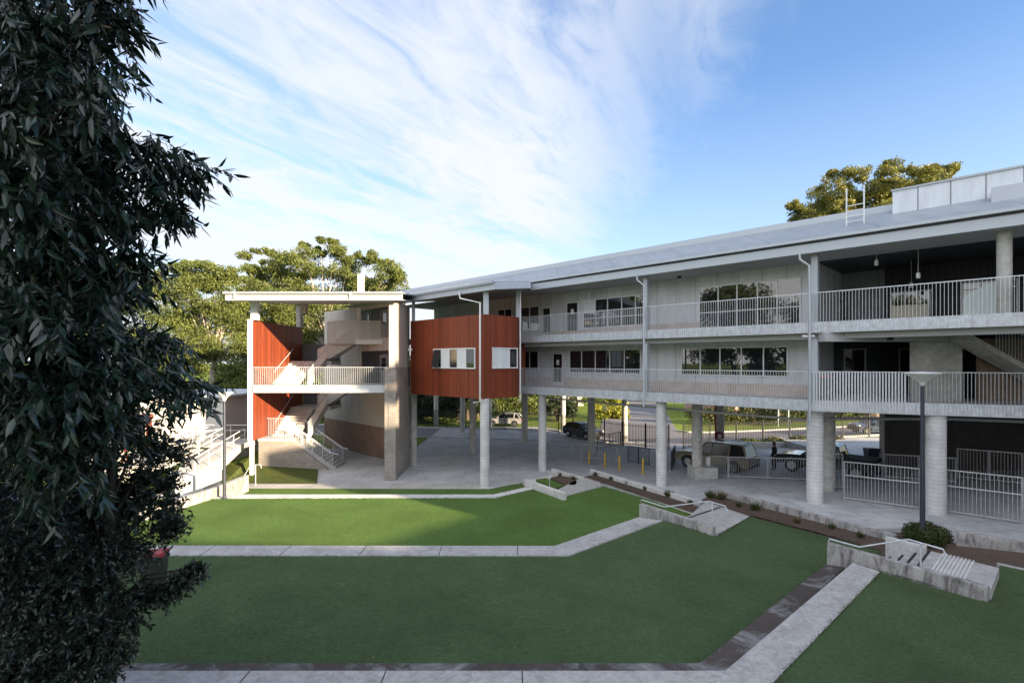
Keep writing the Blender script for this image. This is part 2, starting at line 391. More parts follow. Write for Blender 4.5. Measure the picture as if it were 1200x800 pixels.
# front edge of the paved undercroft, left to right
FRONT = [(-30, 30.2), (-16.2, 30.2), (-1.4, 30.0), (.74, 31.6), (2.45, 33.0), (4.15, 31.6), (5.2, 33.2), (6.0, 30.35), (9.0, 24.65), (10.0, 25.45), (13.9, 18.75), (13.95, 19.6), (15.3, 19.6), (15.35, 17.75), (16.6, 16.65), (19, 14.2), (22, 8)]
FX = [p[0] for p in FRONT]; FY = [p[1] for p in FRONT]
def yfront(x): return float(np.interp(x, FX, FY))

def zter(x, y):
    b = yfront(x)
    if x > 22: b = 8
    if x < -30: b = 30
    t = min(1, max(0, (y-b-.6)/.8))
    return -.35*(1-t) + (zpl(x, y)-.06)*t
# ground: one sheet, fine near, coarse to the horizon
xs = sorted(set([-1500, -700, -300, -150, -80, -55] + list(np.arange(-40, 60.1, 1.0)) + [70, 90, 150, 300, 700, 1500]))
ys = sorted(set([-1500, -400, -100, -40] + list(np.arange(-20, 70.1, 1.0)) + [85, 100, 150, 300, 700, 1500]))
gm = MB(); gm.add([(x, y, zter(x, y)) for y in ys for x in xs], [(j*len(xs)+i, j*len(xs)+i+1, (j+1)*len(xs)+i+1, (j+1)*len(xs)+i) for j in range(len(ys)-1) for i in range(len(xs)-1)])
tag(gm.build('ground', 'ground_grass'), kind='structure')

# plaza paving (ruled strips from the front edge back)
pm = MB(); xx = sorted(set(list(np.arange(-16.2, 22.01, .6)) + [x for x in FX if -16.2 <= x <= 22])); NV = 24
vs = []
for x in xx:
    y0 = yfront(x); y1 = (58.5 if x < 3.6 else (58.5-(x-3.6)*1.5 if x < 9.8 else (49.2-(x-9.8)*.9 if x < 16 else 43.3)))
    if x < -8: y1 = 44
    for k in range(NV+1): y = y0+(y1-y0)*k/NV; vs.append((x, y, zpl(x, y)))
pm.add(vs, [(i*(NV+1)+k, (i+1)*(NV+1)+k, (i+1)*(NV+1)+k+1, i*(NV+1)+k+1) for i in range(len(xx)-1) for k in range(NV)])
nx_ = len(xx); sk = [(x, yfront(x), -.4) for x in xx]; base_ = len(pm.v); pm.v += sk; fs_ = [(base_+i, base_+i+1, (i+1)*(NV+1), i*(NV+1)) for i in range(nx_-1)]; pm.f += fs_; pm.m += [0]*len(fs_)
tag(pm.build('plaza_paving', 'plaza_concrete'), kind='structure')
tag(one('prism', [(22, 8), (60, 8), (60, 43), (22, 43)], -.3, 1.12).build('side_paving', 'plaza_concrete'), kind='structure')

# lit path strip in front of the plaza
tag(sheet((-17.5, 30.2), (-1.5, 30.0), (-1.2, 31.4), (-17.5, 31.4), 8, 1, lambda x, y: zpl(x, y)+.006).build('footpath', 'path_concrete'), kind='structure')

# terraces
def P(lst, z): return [G(px, py, z) for px, py in lst]
# lawn footprints (world)
k1 = [(-30, 26.2)]+P([(580, 583), (628, 572)], .45)
far_edge_k1 = P([(614, 571), (578, 579)], .45)+[(-30, 27.15)]
# turf strip between plaza and first kerb
tag(one('prism', [(-17.0, 27.0), (-1.3, 27.0), (.9, 29.6), (.78, 31.55), (-1.4, 29.98), (-17.0, 30.15)], -.3, .02).build('turf_strip', 'turf_far'), kind='structure')
tag(one('prism', k1+far_edge_k1, -.3, .45).build('terrace_kerb', 'white_concrete'), kind='structure')
far_lawn = [(-30, 26.21)]+P([(580, 583.2)], Z_FAR)+P([(630, 572.5), (657, 582), (661, 581.5), (706, 569.5)], Z_FAR)+P([(818, 606)], Z_FAR)+P([(790, 622), (749, 607), (650, 641)], Z_FAR)+[(-30, 19.4)]
tag(one('prism', [(-30, 26.2)]+P([(580, 583.2), (630, 572.5), (657, 582), (661, 581.5), (706, 569.5), (822, 603)], Z_FAR)+[(8.5, 19.0), (-3, 16.5), (-30, 16.5)], -.3, Z_FAR).build('far_lawn', 'turf_far'), kind='structure')
# second kerb
K2a = G(230, 638.5, Z_K2)[1]; K2b = G(230, 651, Z_K2)[1]
k2 = [(-30, K2a)]+P([(650, 639.5), (748, 606), (777, 610), (667, 651)], Z_K2)+[(-30, K2b)]
tag(one('prism', k2, 0, Z_K2+.012).build('terrace_kerb', 'kerb_concrete'), kind='structure')
mid = [(-30, K2b)]+P([(667, 651), (777, 610), (840, 629), (880, 605), (960, 626), (1052, 650)], Z_MID)+P([(1052, 668), (1000, 662)], Z_MID)+[(6.5, 8), (-30, 8)]
tag(one('prism', mid, 0, Z_MID).build('mid_lawn', 'turf_mid'), kind='structure')
# third terrace: low stained step and upper kerb
s3y0 = G(300, 776.5, Z_S3)[1]; s3y1 = G(300, 786, Z_K3)[1]
s3 = [(-30, s3y0)]+P([(820, 776.5), (967.5, 661)], Z_S3)+P([(990, 664)], Z_S3)+P([(850, 790)], Z_S3)+[(-30, s3y1-.3)]
tag(one('prism', s3, .5, Z_S3).build('terrace_step', 'kerb_dark'), kind='structure')
k3 = [(-30, s3y1)]+P([(850, 786), (999, 659.5), (1031, 670), (905, 800)], Z_K3)+[(G(905, 800, Z_K3)[0]-.55, 9.0), (-30, 9.0)]
tag(one('prism', k3, .5, Z_K3+.012).build('terrace_kerb', 'kerb_concrete'), kind='structure')
e1 = G(905, 800, Z_NEAR); e2 = G(1031, 670, Z_NEAR)
near = [(-30, 9.0), (e1[0]-.6, 9.0), e1, e2]+P([(1150, 704), (1172, 662), (1200, 668)], Z_NEAR)+[(19, 10), (19, -12), (-30, -12)]
tag(one('prism', near, .3, Z_NEAR).build('near_lawn', 'turf_mid'), kind='structure')
m = MB()
for y0_, y1_, z_ in ((K2b, K2a, Z_K2+.012), (9.2, s3y1, Z_K3+.012)):
    for x_ in np.arange(-16, 1.0, 2.7): m.box(x_-.012, x_+.012, y0_+.01, y1_-.01, z_-.02, z_+.003)
tag(m.build('kerb_joint', 'black_rubber'), kind='structure')
# light border strips beside the planting beds
def strip(a, b, w, z, name='edging_strip', mat='kerb_concrete', h=.25):
    a = Vector(a).to_2d(); b = Vector(b).to_2d(); d = (b-a).normalized(); n = Vector((-d.y, d.x))*w
    return tag(one('prism', [tuple(a), tuple(b), tuple(b+n), tuple(a+n)], z-h, z).build(name, mat), kind='structure')
strip(G(684, 558.5, .45), G(818, 604, .45), .16, .46, mat='white_concrete')
strip(G(880, 605, .89), G(1052, 650, .89), .16, .90)
strip(G(1168, 661, 1.33), G(1300, 690, 1.33), .16, 1.35)

# ------------------------------------------------------------------ retaining walls and beds
def wall_line(pts, w, z0, z1, mat, label, name='retaining_wall', cat='retaining wall', group=None):
    m = MB()
    L_ = [Vector(p) for p in pts]
    for a, b in zip(L_[:-1], L_[1:]):
        d = (b-a).normalized(); n = Vector((-d.y, d.x))*w; m.prism([tuple(a), tuple(b), tuple(b+n), tuple(a+n)], z0, z1)
    return tag(m.build(name, mat, bevel=.012), label, cat, group)
wA = (5.95, 30.35); wB = (9.05, 24.6)
wall_line([G(691, 549.5, .74), wB], .2, -.2, .74, 'white_concrete', 'pale low retaining wall behind the long mulch bed facing the yellow bollards', group='retaining walls of the planting beds')
wall_line([(10.0, 25.3), (13.9, 18.6)], .22, .2, 1.18, 'stained_wall', 'stained retaining wall behind the bed running from the middle steps to the right lamp post', group='retaining walls of the planting beds')
wall_line([(15.35, 17.7), (16.6, 16.6), (19.0, 14.15)], .25, .2, 1.62, 'stained_wall', 'mould streaked retaining wall right of the lamp post and round bush', group='retaining walls of the planting beds')
wall_line([G(646, 548.8, .55), G(682, 559.5, .55)], .16, -.1, .55, 'white_concrete', 'short pale wall behind the small mulch bed nearest the white corner column', group='retaining walls of the planting beds')
def bed(poly, label):
    return tag(MB().add(poly, [tuple(range(len(poly)))]).build('mulch_bed', 'mulch'), label, kind='structure')
def q3(px, py, z): return (*G(px, py, z), z)
bed([(5.3, 31.9, .5), q3(684, 558.5, .47), q3(818, 603, .47), (9.0, 24.7, .5)][::-1], None)
bed([(10.0, 25.4, .9), q3(822, 585, .9), q3(880, 605, .9), q3(1052, 650, .9), (13.95, 18.6, .93)], None)
bed([q3(646, 559, .47), q3(654, 557.5, .47), q3(676, 563, .47), q3(675, 567.5, .47), q3(669, 568, .47)], None)

tag(one('prism', [(12.3, 17.2), (13.97, 18.9), (13.97, 19.58), (15.28, 19.58), (15.4, 17.8), (16.6, 16.7), (19, 14.2), (18.8, 13.0), (16.5, 13.6), (14.2, 14.7), (12.9, 15.6)], .3, lambda x, y: float(np.interp((x-y)/SQ, [-3.4, -.6], [.93, 1.31]))).build('mulch_bed', 'mulch'), kind='structure')
tag(one('prism', [G(645, 560, .45), G(655, 557, .45), G(681, 561, .45), G(684, 568, .45), G(670, 571, .45)], -.1, .462).build('mulch_bed', 'mulch'), kind='structure')
# wall + steps sets -----------------------------------------------------------
def steps_set(wtop, wz, zlow, nrise, tread_pts, zhi, landing, label, rail, mat, tact=None, catlab=None):
    """cheek wall along wtop (two photo points on its top front edge), treads behind it"""
    a = G(*wtop[0], wz); b = G(*wtop[1], wz)
    root = empty('concrete_steps', (a[0], a[1], zlow), label, 'steps', 'concrete steps linking the lawn terraces')
    A = Vector(a); B = Vector(b); d = (B-A).normalized(); n = Vector((-d.y, d.x)); 
    if n.y < 0: n = -n
    n2 = n*.22
    one('prism', [tuple(A), tuple(B), tuple(B+n2), tuple(A+n2)], zlow-.4, wz).build('cheek_wall', mat, root, bevel=.012)
    return root, A, B, d, n
# first set (white, far)
root1, A, B, d, n = steps_set([(614.5, 561.5), (660, 577.5)], .80, .0, 2, None, .43, None,
    'small white concrete steps with a low cheek wall nearest the white corner column', None, 'white_concrete')
one('prism', P([(661, 581), (706, 569.3), (700, 561.5), (682, 558.5), (655, 572.5)], .47), .0, .47).build('landing', 'path_concrete', root1)
one('prism', P([(612, 563.5), (624, 561.2), (646, 555.2), (648, 559), (628, 571), (618, 570)], .18), -.2, .18).build('tread', 'white_concrete', root1)
m = MB(); a_ = Vector((*G(644, 573, .45), .45)); m.tube([a_, a_+Vector((0, 0, .95)), a_+Vector((-.3, .5, 1.0))], .02); m.build('handrail', 'galv', root1, True)
tag(one('prism', P([(628, 561.5), (640, 560), (661, 568.5), (653, 571), (646, 570)], .44), .0, .455).build('turf_pocket', 'turf_far'), kind='structure')

root2, A, B, d, n = steps_set([(749, 590), (834.5, 617)], 1.22, .43, 3, None, .88, None,
    'stained concrete steps with cheek wall and handrail in the middle, between the first two lawns', None, 'stained_wall')
land = P([(806, 606), (836, 627), (880, 605), (827, 587)], .885)
one('prism', land, .2, .885).build('landing', 'kerb_concrete', root2)
for k, f in enumerate((.33, .66)):
    q = [Vector(G(806, 606, .885))-d*(.34*(k+1)), Vector(G(806, 606, .885))-d*(.34*k), Vector(G(843, 594, .885))-d*(.34*k), Vector(G(843, 594, .885))-d*(.34*(k+1))]
    one('prism', [tuple(v) for v in q], .2, .885-.15*(k+1)).build('tread', 'kerb_concrete', root2)
q = [Vector(G(806, 606, .885)), Vector(G(808.5, 606.7, .885)), Vector(G(845.5, 594.2, .885)), Vector(G(843, 593.6, .885))]
one('prism', [tuple(v) for v in q], .88, .892).build('nosing', 'black_rubber', root2)
def handrail(root, pts, posts, r=.024):
    m = MB(); m.tube(pts, r, 8)
    for p in posts: m.tube([p, (p[0], p[1], posts[p])] if False else [p[0:3], (p[0], p[1], p[3])], r, 8)
    m.build('handrail', 'galv', root, True)
h0 = Vector((*G(752, 588, 1.24), 1.24))
dd = Vector((d.x, d.y, 0))
handrail(root2, [h0+Vector((0,0,.0))-dd*.05, h0+Vector((0,0,.10)), h0+dd*1.3+Vector((0,0,.10)), h0+dd*3.3+Vector((.35,.5,.66)), h0+dd*4.0+Vector((.4,.55,.62)), h0+dd*4.1+Vector((.4,.55,.4))],
         [(*(h0+dd*3.45+Vector((.35,.5,0)))[:2], .88, 1.88)])

root3, A, B, d, n = steps_set([(969, 636), (1157, 688)], 1.70, .88, 4, None, 1.33, None,
    'stained concrete steps with ribbed tactile strip and looped handrail beside the right lamp post', None, 'stained_wall')
T0 = Vector(G(1112, 671, 1.33)); n_ = n
W3 = 2.05
def quad(off0, off1, z0, z1, name, mat, w0=.0, w1=W3):
    a = C3+d*off0; b = C3+d*off1
    return one('prism', [tuple(a+n_*w0), tuple(b+n_*w0), tuple(b+n_*w1), tuple(a+n_*w1)], z0, z1).build(name, mat, root3)
wl = (B-A).length; C3 = A+n*.22; n = Vector((.74, .67)).normalized(); n_ = n; W3 = 2.25
quad(wl*.58, wl+.02, .6, 1.60, 'landing', 'kerb_concrete')
for k in range(3):
    quad(wl*.58-.35*(k+1), wl*.58-.35*k, .6, 1.60-.175*(k+1), 'tread', 'kerb_concrete')
    quad(wl*.58-.35*k-.35, wl*.58-.35*k-.28, 1.59-.175*(k+1), 1.606-.175*(k+1), 'nosing', 'black_rubber')
quad(wl*.58, wl*.58+.07, 1.59, 1.606, 'nosing', 'black_rubber')
m = MB()
for k in range(9):
    a = C3+d*(wl*.67+k*.088); m.prism([tuple(a+n*.1), tuple(a+d*.042+n*.1), tuple(a+d*.042+n*(W3-.1)), tuple(a+n*(W3-.1))], 1.59, 1.612)
m.build('tactile_strip', 'white_concrete', root3)
one('prism', [tuple(C3+d*(wl*.58-1.2)+n*W3), tuple(C3+d*(wl*.58-.1)+n*W3), tuple(C3+d*(wl*.58-.1)+n*(W3+.2)), tuple(C3+d*(wl*.58-1.2)+n*(W3+.2))], .5, 1.62).build('side_block', 'white_concrete', root3)
h0 = Vector((*(A+n*.11), 1.72)); dd = Vector((d.x, d.y, 0)); nn = Vector((n.x, n.y, 0))
handrail(root3, [h0+dd*.02, h0+dd*.04+Vector((0,0,.1)), h0+dd*.9+Vector((0,0,.1)), h0+dd*2.1+nn*.25+Vector((0,0,.62)), h0+dd*2.9+nn*.25+Vector((0,0,.58)), h0+dd*2.98+nn*.25+Vector((0,0,.42)), h0+dd*2.85+nn*.25+Vector((0,0,.38))],
         [(*(h0+dd*2.4+nn*.22)[:2], 1.2, 2.32)])

# ------------------------------------------------------------------ school building
SB = empty('school_building', F(-15, 5, .6), 'long grey two storey school building on round columns with open balconies and red timber box', 'building')
def part(m, name, mat, smooth=False, label=None, parent=None): return m.build(name, mat, parent or SB, smooth, label=label)
BOXP = [F(-30.25, -5.5), F(-22.6, -5.5), (.38, 32.4), (.62, 35.9), F(-24.9, .5), F(-31.5, .5)]
slab1 = [F(-24.9, 0.02), F(-6.62, 0.02), (20.15, 20.17), (29, 17.0), F(12, 16), F(-38, 16), F(-38, -2.5), F(-31, -5.3), F(-22.8, -5.3), (.3, 32.6), (.56, 35.6)]
part(one('prism', slab1, 5.28, 5.72), 'floor_slab', 'soffit')
slab2 = [F(-24.9, 0.02), F(9, 0.02), F(12, 16), F(-38, 16), F(-38, .5), F(-25, .5)]
part(one('prism', slab2, 8.78, 9.22), 'floor_slab', 'soffit')
# galvanised edge channels
part(one('fbox', -24.9, -6.62, -.06, .015, 5.26, 5.76), 'slab_edge', 'galv_slab')
def wbeam(a, b, t, z0, z1):
    a = Vector(a[:2]); b = Vector(b[:2]); d = (b-a).normalized(); n = Vector((d.y, -d.x))*t
    m = MB(); m.prism([tuple(a), tuple(b), tuple(b+n), tuple(a+n)], z0, z1); return m
E1 = F(-6.62, -.02)
part(wbeam(E1, (20.15, 20.13), .07, 5.26, 5.76), 'slab_edge', 'galv_slab')
part(wbeam((20.17, 20.13), (29, 16.95), .07, 5.26, 5.76), 'slab_edge', 'galv_slab')
part(one('fbox', -24.9, 9, -.06, .015, 8.76, 9.24), 'slab_edge', 'galv_slab')
part(one('fbox', -24.9, 9, .4, .7, 8.50, 8.775), 'edge_beam', 'soffit')
# balustrades
def balustrade(p, q, zb, zt, parent=None, step=.12, name='balustrade', bar=(.012, .035), toprail=(.05, .035), bottom=None, posts=None, mat='galv', zf=None):
    p = Vector(p[:2]); q = Vector(q[:2]); L_ = (q-p).length; d = (q-p)/L_; n = max(2, int(L_/step)); m = MB()
    zf = zf or (lambda t: 0)
    ax = Vector((d.y, -d.x))
    for i in range(n+1):
        c = p+d*(L_*i/n); dz = zf(i/n); a = d*bar[0]/2; b = ax*bar[1]/2
        qd = [c-a-b, c+a-b, c+a+b, c-a+b]; m.hexa([(*v, zb+dz) for v in qd], [(*v, zt+dz) for v in qd])
    m.beam((*p, zt+zf(0)+.015), (*q, zt+zf(1)+.015), *toprail)
    if bottom is not None: m.beam((*p, bottom+zf(0)), (*q, bottom+zf(1)), .03, .05)
    if posts:
        np_ = max(1, int(round(L_/posts)))
        for i in range(np_+1):
            c = p+d*(L_*i/np_); dz = zf(i/np_); m.box(c.x-.03, c.x+.03, c.y-.03, c.y+.03, zb+dz-.02, zt+dz+.02)
    if parent == 'raw': return m
    return m.build(name, mat, parent or SB)
balustrade(F(-24.85, -.09), F(9, -.09), 8.80, 10.52)
balustrade(F(-24.85, -.09), F(-6.62, -.09), 5.30, 7.02)
_a = Vector(F(-6.62, -.12)); _b = Vector((20.15, 20.03)); _m = _a.lerp(_b, .46); balustrade(_a, _m, 5.30, 7.02, step=.11, bar=(.058, .03)); balustrade(_m, _b, 5.30, 7.02)
balustrade((20.2, 20.0), (28.6, 17.0), 5.30, 7.02)
# back walls of both storeys
def facewall(s0, s1, d, z0, z1, t=.18): return one('fbox', s0, s1, d, d+t, z0, z1)
part(facewall(-34, -7.28, 2.2, 5.72, 6.32), 'brick_base', 'brick_pink')
part(facewall(-34, -7.28, 2.215, 6.32, 8.78), 'wall', 'clad_light')
part(facewall(-38, -7.28, 2.215, 9.22, 12.6), 'wall', 'clad_light')
part(one('fbox', -19.5, -12.9, 2.14, 2.2, 9.22, 9.72), 'brick_base', 'brick_pink')
part(one('fbox', -24.5, -19.7, 2.14, 2.2, 9.22, 9.60), 'brick_base', 'brick_pink')
# windows: list of px edges on the back wall
def window(pxs, z0, z1, d=2.2, mid=None, blinds=(), label=None, par=None):
    ss = [sp(p, d) for p in pxs]; fr = MB(); e = .05
    fr.fbox(ss[0]-e, ss[-1]+e, d-.05, d+.008, z1, z1+.06); fr.fbox(ss[0]-e, ss[-1]+e, d-.07, d+.008, z0-.06, z0)
    for s_ in ss: fr.fbox(s_-.03, s_+.03, d-.055, d+.006, z0, z1)
    if mid: fr.fbox(ss[0], ss[-1], d-.048, d+.004, mid-.025, mid+.025)
    w = fr.build('window', 'white_frame', par or SB)
    one('fbox', ss[0]-.02, ss[-1]+.02, d-.022, d-.004, z0, z1).build('pane', 'glass', w)
    for i in blinds:
        s0 = ss[i]+.04; s1 = ss[i+1]-.04; hh = z1-(z1-z0)*random.uniform(.35, .75)
        one('fbox', s0, s1, d-.032, d-.026, hh, z1).build('blind', 'blind', w)
    return w
window([820, 842, 864, 888, 911, 938], 9.26, 11.6, mid=10.2)
window([684, 698, 712.4, 729, 745, 762], 9.76, 11.55, mid=10.35, blinds=(0,))
window([611, 621, 632], 9.8, 11.5)
window([584, 592, 600], 9.8, 11.5)
window([668, 682, 698, 715, 732, 751], 6.76, 8.2)
window([799, 821, 844, 869, 895, 923], 6.76, 8.2)
window([612, 621, 631], 6.9, 8.2)
def door(px0, px1, z0, z1, d=2.2, mat='glass', note=False):
    s0, s1 = sp(px0, d), sp(px1, d); m = MB()
    m.fbox(s0-.05, s0, d-.05, d+.01, z0, z1); m.fbox(s1, s1+.05, d-.05, d+.01, z0, z1); m.fbox(s0-.05, s1+.05, d-.05, d+.01, z1, z1+.06)
    m.fbox(s0, s1, d-.045, d-.0, z0, z0+.3)
    w = m.build('door', 'white_frame', SB); one('fbox', s0, s1, d-.03, d-.006, z0+.3, z1).build('pane', mat, w)
    one('fbox', s1-.14, s1-.10, d-.075, d-.045, z0+.95, z0+1.1).build('handle', 'chrome', w)
    if note: one('fbox', (s0+s1)/2-.12, (s0+s1)/2+.12, d-.036, d-.031, z0+1.5, z0+1.85).build('notice', 'white_paint', w)
door(665, 677, 9.24, 11.5, note=True); door(649, 659, 5.74, 8.0, note=True); door(637, 645, 9.24, 11.3)
# right end: recessed lobby
part(one('fbox', -7.28, -7.1, 2.2, 7.0, 5.72, 8.78), 'wall', 'clad_light')
part(one('fbox', -7.28, -7.1, 2.2, 7.0, 9.22, 12.6), 'wall', 'clad_light')
sg = sp(1037, 7)
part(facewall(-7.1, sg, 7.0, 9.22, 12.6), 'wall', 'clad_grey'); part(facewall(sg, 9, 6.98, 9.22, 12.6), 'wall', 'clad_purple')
window([984, 999], 9.3, 11.3, d=6.98); window([1045, 1060, 1076, 1090], 9.4, 11.0, d=6.96); window([1128, 1150, 1172, 1192], 9.3, 11.2, d=6.96, mid=10.9)
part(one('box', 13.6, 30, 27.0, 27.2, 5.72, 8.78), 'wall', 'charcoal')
def ywin(x0, x1, z0, z1, Y, par=None, n=1, mat='white_frame', pane='glass', name='window'):
    m = MB(); m.box(x0-.05, x1+.05, Y-.05, Y, z1, z1+.05); m.box(x0-.05, x1+.05, Y-.05, Y, z0-.05, z0)
    for i in range(n+1): x = x0+(x1-x0)*i/n; m.box(x-.03, x+.03, Y-.049, Y-.001, z0, z1)
    w = m.build(name, mat, par or SB); one('box', x0, x1, Y-.02, Y-.006, z0, z1).build('pane', pane, w); return w
ywin(17.5, 18.6, 5.75, 8.1, 26.98, mat='pipe_grey', name='door'); ywin(14.2, 15.6, 5.9, 8.0, 26.98, mat='dark_post'); ywin(20.4, 21.2, 5.75, 8.1, 26.98, mat='pipe_grey', name='door')
part(one('box', 17.75, 19.75, 22.45, 22.85, 5.72, 8.34), 'concrete_pier', 'pier_concrete')
part(one('box', 13.7, 20.2, 22.4, 22.9, 8.36, 8.775), 'lobby_beam', 'soffit')
part(one('box', 19.9, 30, 24.4, 24.6, 5.72, 8.78), 'wall', 'charcoal')
part(one('box', 20.75, 30, 22.7, 22.9, 5.72, 8.5), 'brick_wall', 'brick_brown')
m = MB(); m.hexa([(19.1, 21.3, 8.38), (24.3, 21.3, 5.5), (24.3, 22.35, 5.5), (19.1, 22.35, 8.38)], [(19.1, 21.3, 8.62), (24.3, 21.3, 5.74), (24.3, 22.35, 5.74), (19.1, 22.35, 8.62)])
part(m, 'stair_flight', 'pier_concrete')
balustrade((20.1, 21.25), (24.3, 21.25), 8.05, 9.2, step=.13, zf=lambda t: -2.35*t)
# downpipes
def pipe(pts, r=.055, mat='fascia_metal', name='downpipe'): return MB().tube(pts, r, 10).build(name, mat, SB, True)
def dp(px, zt, zb, d=-.32, hook=0):
    s = sp(px, d); pts = [F(s-.35, -.45, zt), F(s-.35, -.45, zt-.3), F(s, d, zt-.62), F(s, d, zb)]
    if hook: pts += [F(s+hook, d+.1, zb-.08)]
    return pipe(pts)
dp(754.5, 12.35, 4.95); dp(948.5, 12.35, 4.7, hook=.35)
# upper posts and lower columns
for px in (757, 955): 
    s = sp(px, .25); m = one('fbox', s-.13, s+.13, .15, .42, 5.72, 8.5); part(m, 'post', 'fascia_metal'); part(one('fbox', s-.13, s+.13, .15, .42, 9.22, 12.3), 'post', 'fascia_metal')
def column(x, y, r, z0, z1, mat='column_tile'): return MB().lathe((x, y, 0), [(r, z0-.05), (r, z1)], 24).build('column', mat, SB, True)
x, y, _ = W(1177, 300, 18.9); column(x, y, .22, 9.22, 12.4, 'pier_concrete')
column(-1.63, 30.62, .28, -.02, 5.28)
for px, d, r in ((635.5, .45, .27), (775, .45, .29), (955, .55, .34)):
    s = sp(px, d); x, y = F(s, d); column(x, y, r, zpl(x, y), 5.28)
column(21.55*(1095.5-600)/600, 21.5, .355, .9, 5.28)
for px, py, r in ((554, 530, .27), (615, 519, .28), (542, 506, .26), (511, 500, .26), (573, 501, .32), (660, 506, .26), (693, 531, .30), (732, 518, .26), (485, 545, .22)):
    x, y, z = GT(px, py); column(x, y, r, z, 5.28, 'pier_concrete')
for px, Y, r in ((817, 30.5, .30), (844, 37, .28), (970, 25.6, .33)):
    x = (px-600)/600*Y; column(x, Y, r, zpl(x, Y), 5.28, 'pier_concrete')
x = (817-600)/600*30.5; part(one('box', x-.35, x+1.0, 29.9, 31.2, .3, 1.25), 'plinth', 'pier_concrete')
# dark undercroft wall at the right
part(MB().tube([(21.62, 29.9, .6), (21.62, 29.9, 5.28)], .13, 12), 'standpipe', 'pipe_grey', True); part(one('box', 30.5, 30.8, 16.5, 30, .5, 8.8), 'undercroft_wall', 'charcoal')  # charcoal side wall out of view, added to block sun leaking in
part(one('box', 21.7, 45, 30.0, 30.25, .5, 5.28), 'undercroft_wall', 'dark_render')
# services under the slab
pipe([(15.0, 24.6, 4.75), (21.2, 24.6, 4.72), (30, 22.0, 4.6)], .07, 'pipe_grey', 'drain_pipe')
pipe([F(-24, 1.2, 4.95), F(-15, 1.2, 4.8), F(-6.5, 1.4, 4.7)], .06, 'pipe_grey', 'drain_pipe')
pipe([F(-24.5, 4.2, 5.0), F(-6.5, 4.2, 4.9)], .05, 'pipe_grey', 'drain_pipe')
m = MB()
for px in (610, 645, 690, 735, 790, 850): 
    s = sp(px, 1.2); m.tube([F(s, 1.2, 4.9), F(s, 1.2, 5.28)], .012, 5)
part(m, 'pipe_hanger', 'galv')
# roof: fascia, gutter, lower skirt, upper sheet
RS0, RS1 = -24.3, 9.5
part(one('fbox', RS0, RS1, -.42, -.36, 12.28, 12.68), 'fascia', 'fascia_metal')
part(one('fbox', RS0, RS1, -.42, -.37, 12.69, 12.80), 'gutter_shadow_gap', 'charcoal'); part(one('fbox', RS0, RS1, -.58, -.425, 12.78, 12.90), 'gutter', 'fascia_metal')  # charcoal strip stands in for the dark shadow line below the gutter
def fpoly(m, s0, s1, prof):
    for (d0, z0), (d1, z1) in zip(prof[:-1], prof[1:]):
        m.add([F(s0, d0, z0), F(s1, d0, z0), F(s1, d1, z1), F(s0, d1, z1)], [(0, 1, 2, 3)])
    return m
m = MB(); pr = [(-.42, 12.92), (-.2, 13.1), (.2, 13.32), (.8, 13.62), (1.45, 13.98)]
fpoly(m, -46, RS1, pr); fpoly(m, -46, RS1, [(d_, z_-.12) for d_, z_ in pr][::-1]); part(m, 'roof_skirt', 'roof_edge')
part(one('fbox', -46, RS1, 1.46, 1.62, 13.9, 14.26), 'roof_upstand', 'fascia_metal')
m = MB(); 
q = [F(-46, 1.5, 14.28), F(RS1, 1.5, 14.28), F(RS1, 16.5, 15.1), F(-46, 16.5, 15.1)]; m.hexa([(a, b, c-.15) for a, b, c in q], q); part(m, 'roof_sheet', 'roof_metal')
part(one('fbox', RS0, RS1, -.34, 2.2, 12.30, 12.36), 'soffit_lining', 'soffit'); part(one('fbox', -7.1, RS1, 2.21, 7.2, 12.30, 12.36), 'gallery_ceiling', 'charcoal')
part(one('fbox', -40, RS0-.02, -.2, 7.2, 12.40, 12.46), 'soffit_lining', 'soffit')
# plant screen and ladder on the roof
sa = sp(1046, 1.0)
part(one('fbox', sa, RS1, .98, 1.3, 13.72, 14.66), 'roof_screen', 'roof_panel'); part(one('fbox', sa-.05, RS1, .93, 1.33, 14.66, 14.74), 'screen_cap', 'gutter_metal')
sb = sp(1162, .6); part(one('fbox', sb, RS1, .35, .95, 13.35, 13.95), 'roof_box', 'fascia_metal')
lad = empty('roof_ladder', F(sp(1002, .8), .8, 13.4), 'white steel access ladder standing on the roof edge left of the pale roof screen', 'ladder')
sl, sr = sp(992, .3), sp(1012.5, .3); m = MB()
for s_ in (sl, sr): m.tube([F(s_, .3, 13.2), F(s_, .3, 15.0)], .03, 8)
m.build('side_rail', 'white_paint', lad, True)
m = MB()
for k in range(5): zz_ = 13.3+k*.23; m.tube([F(sl, .3, zz_), F(sr, .3, zz_)], .022, 6)
m.build('rung', 'white_paint', lad, True)
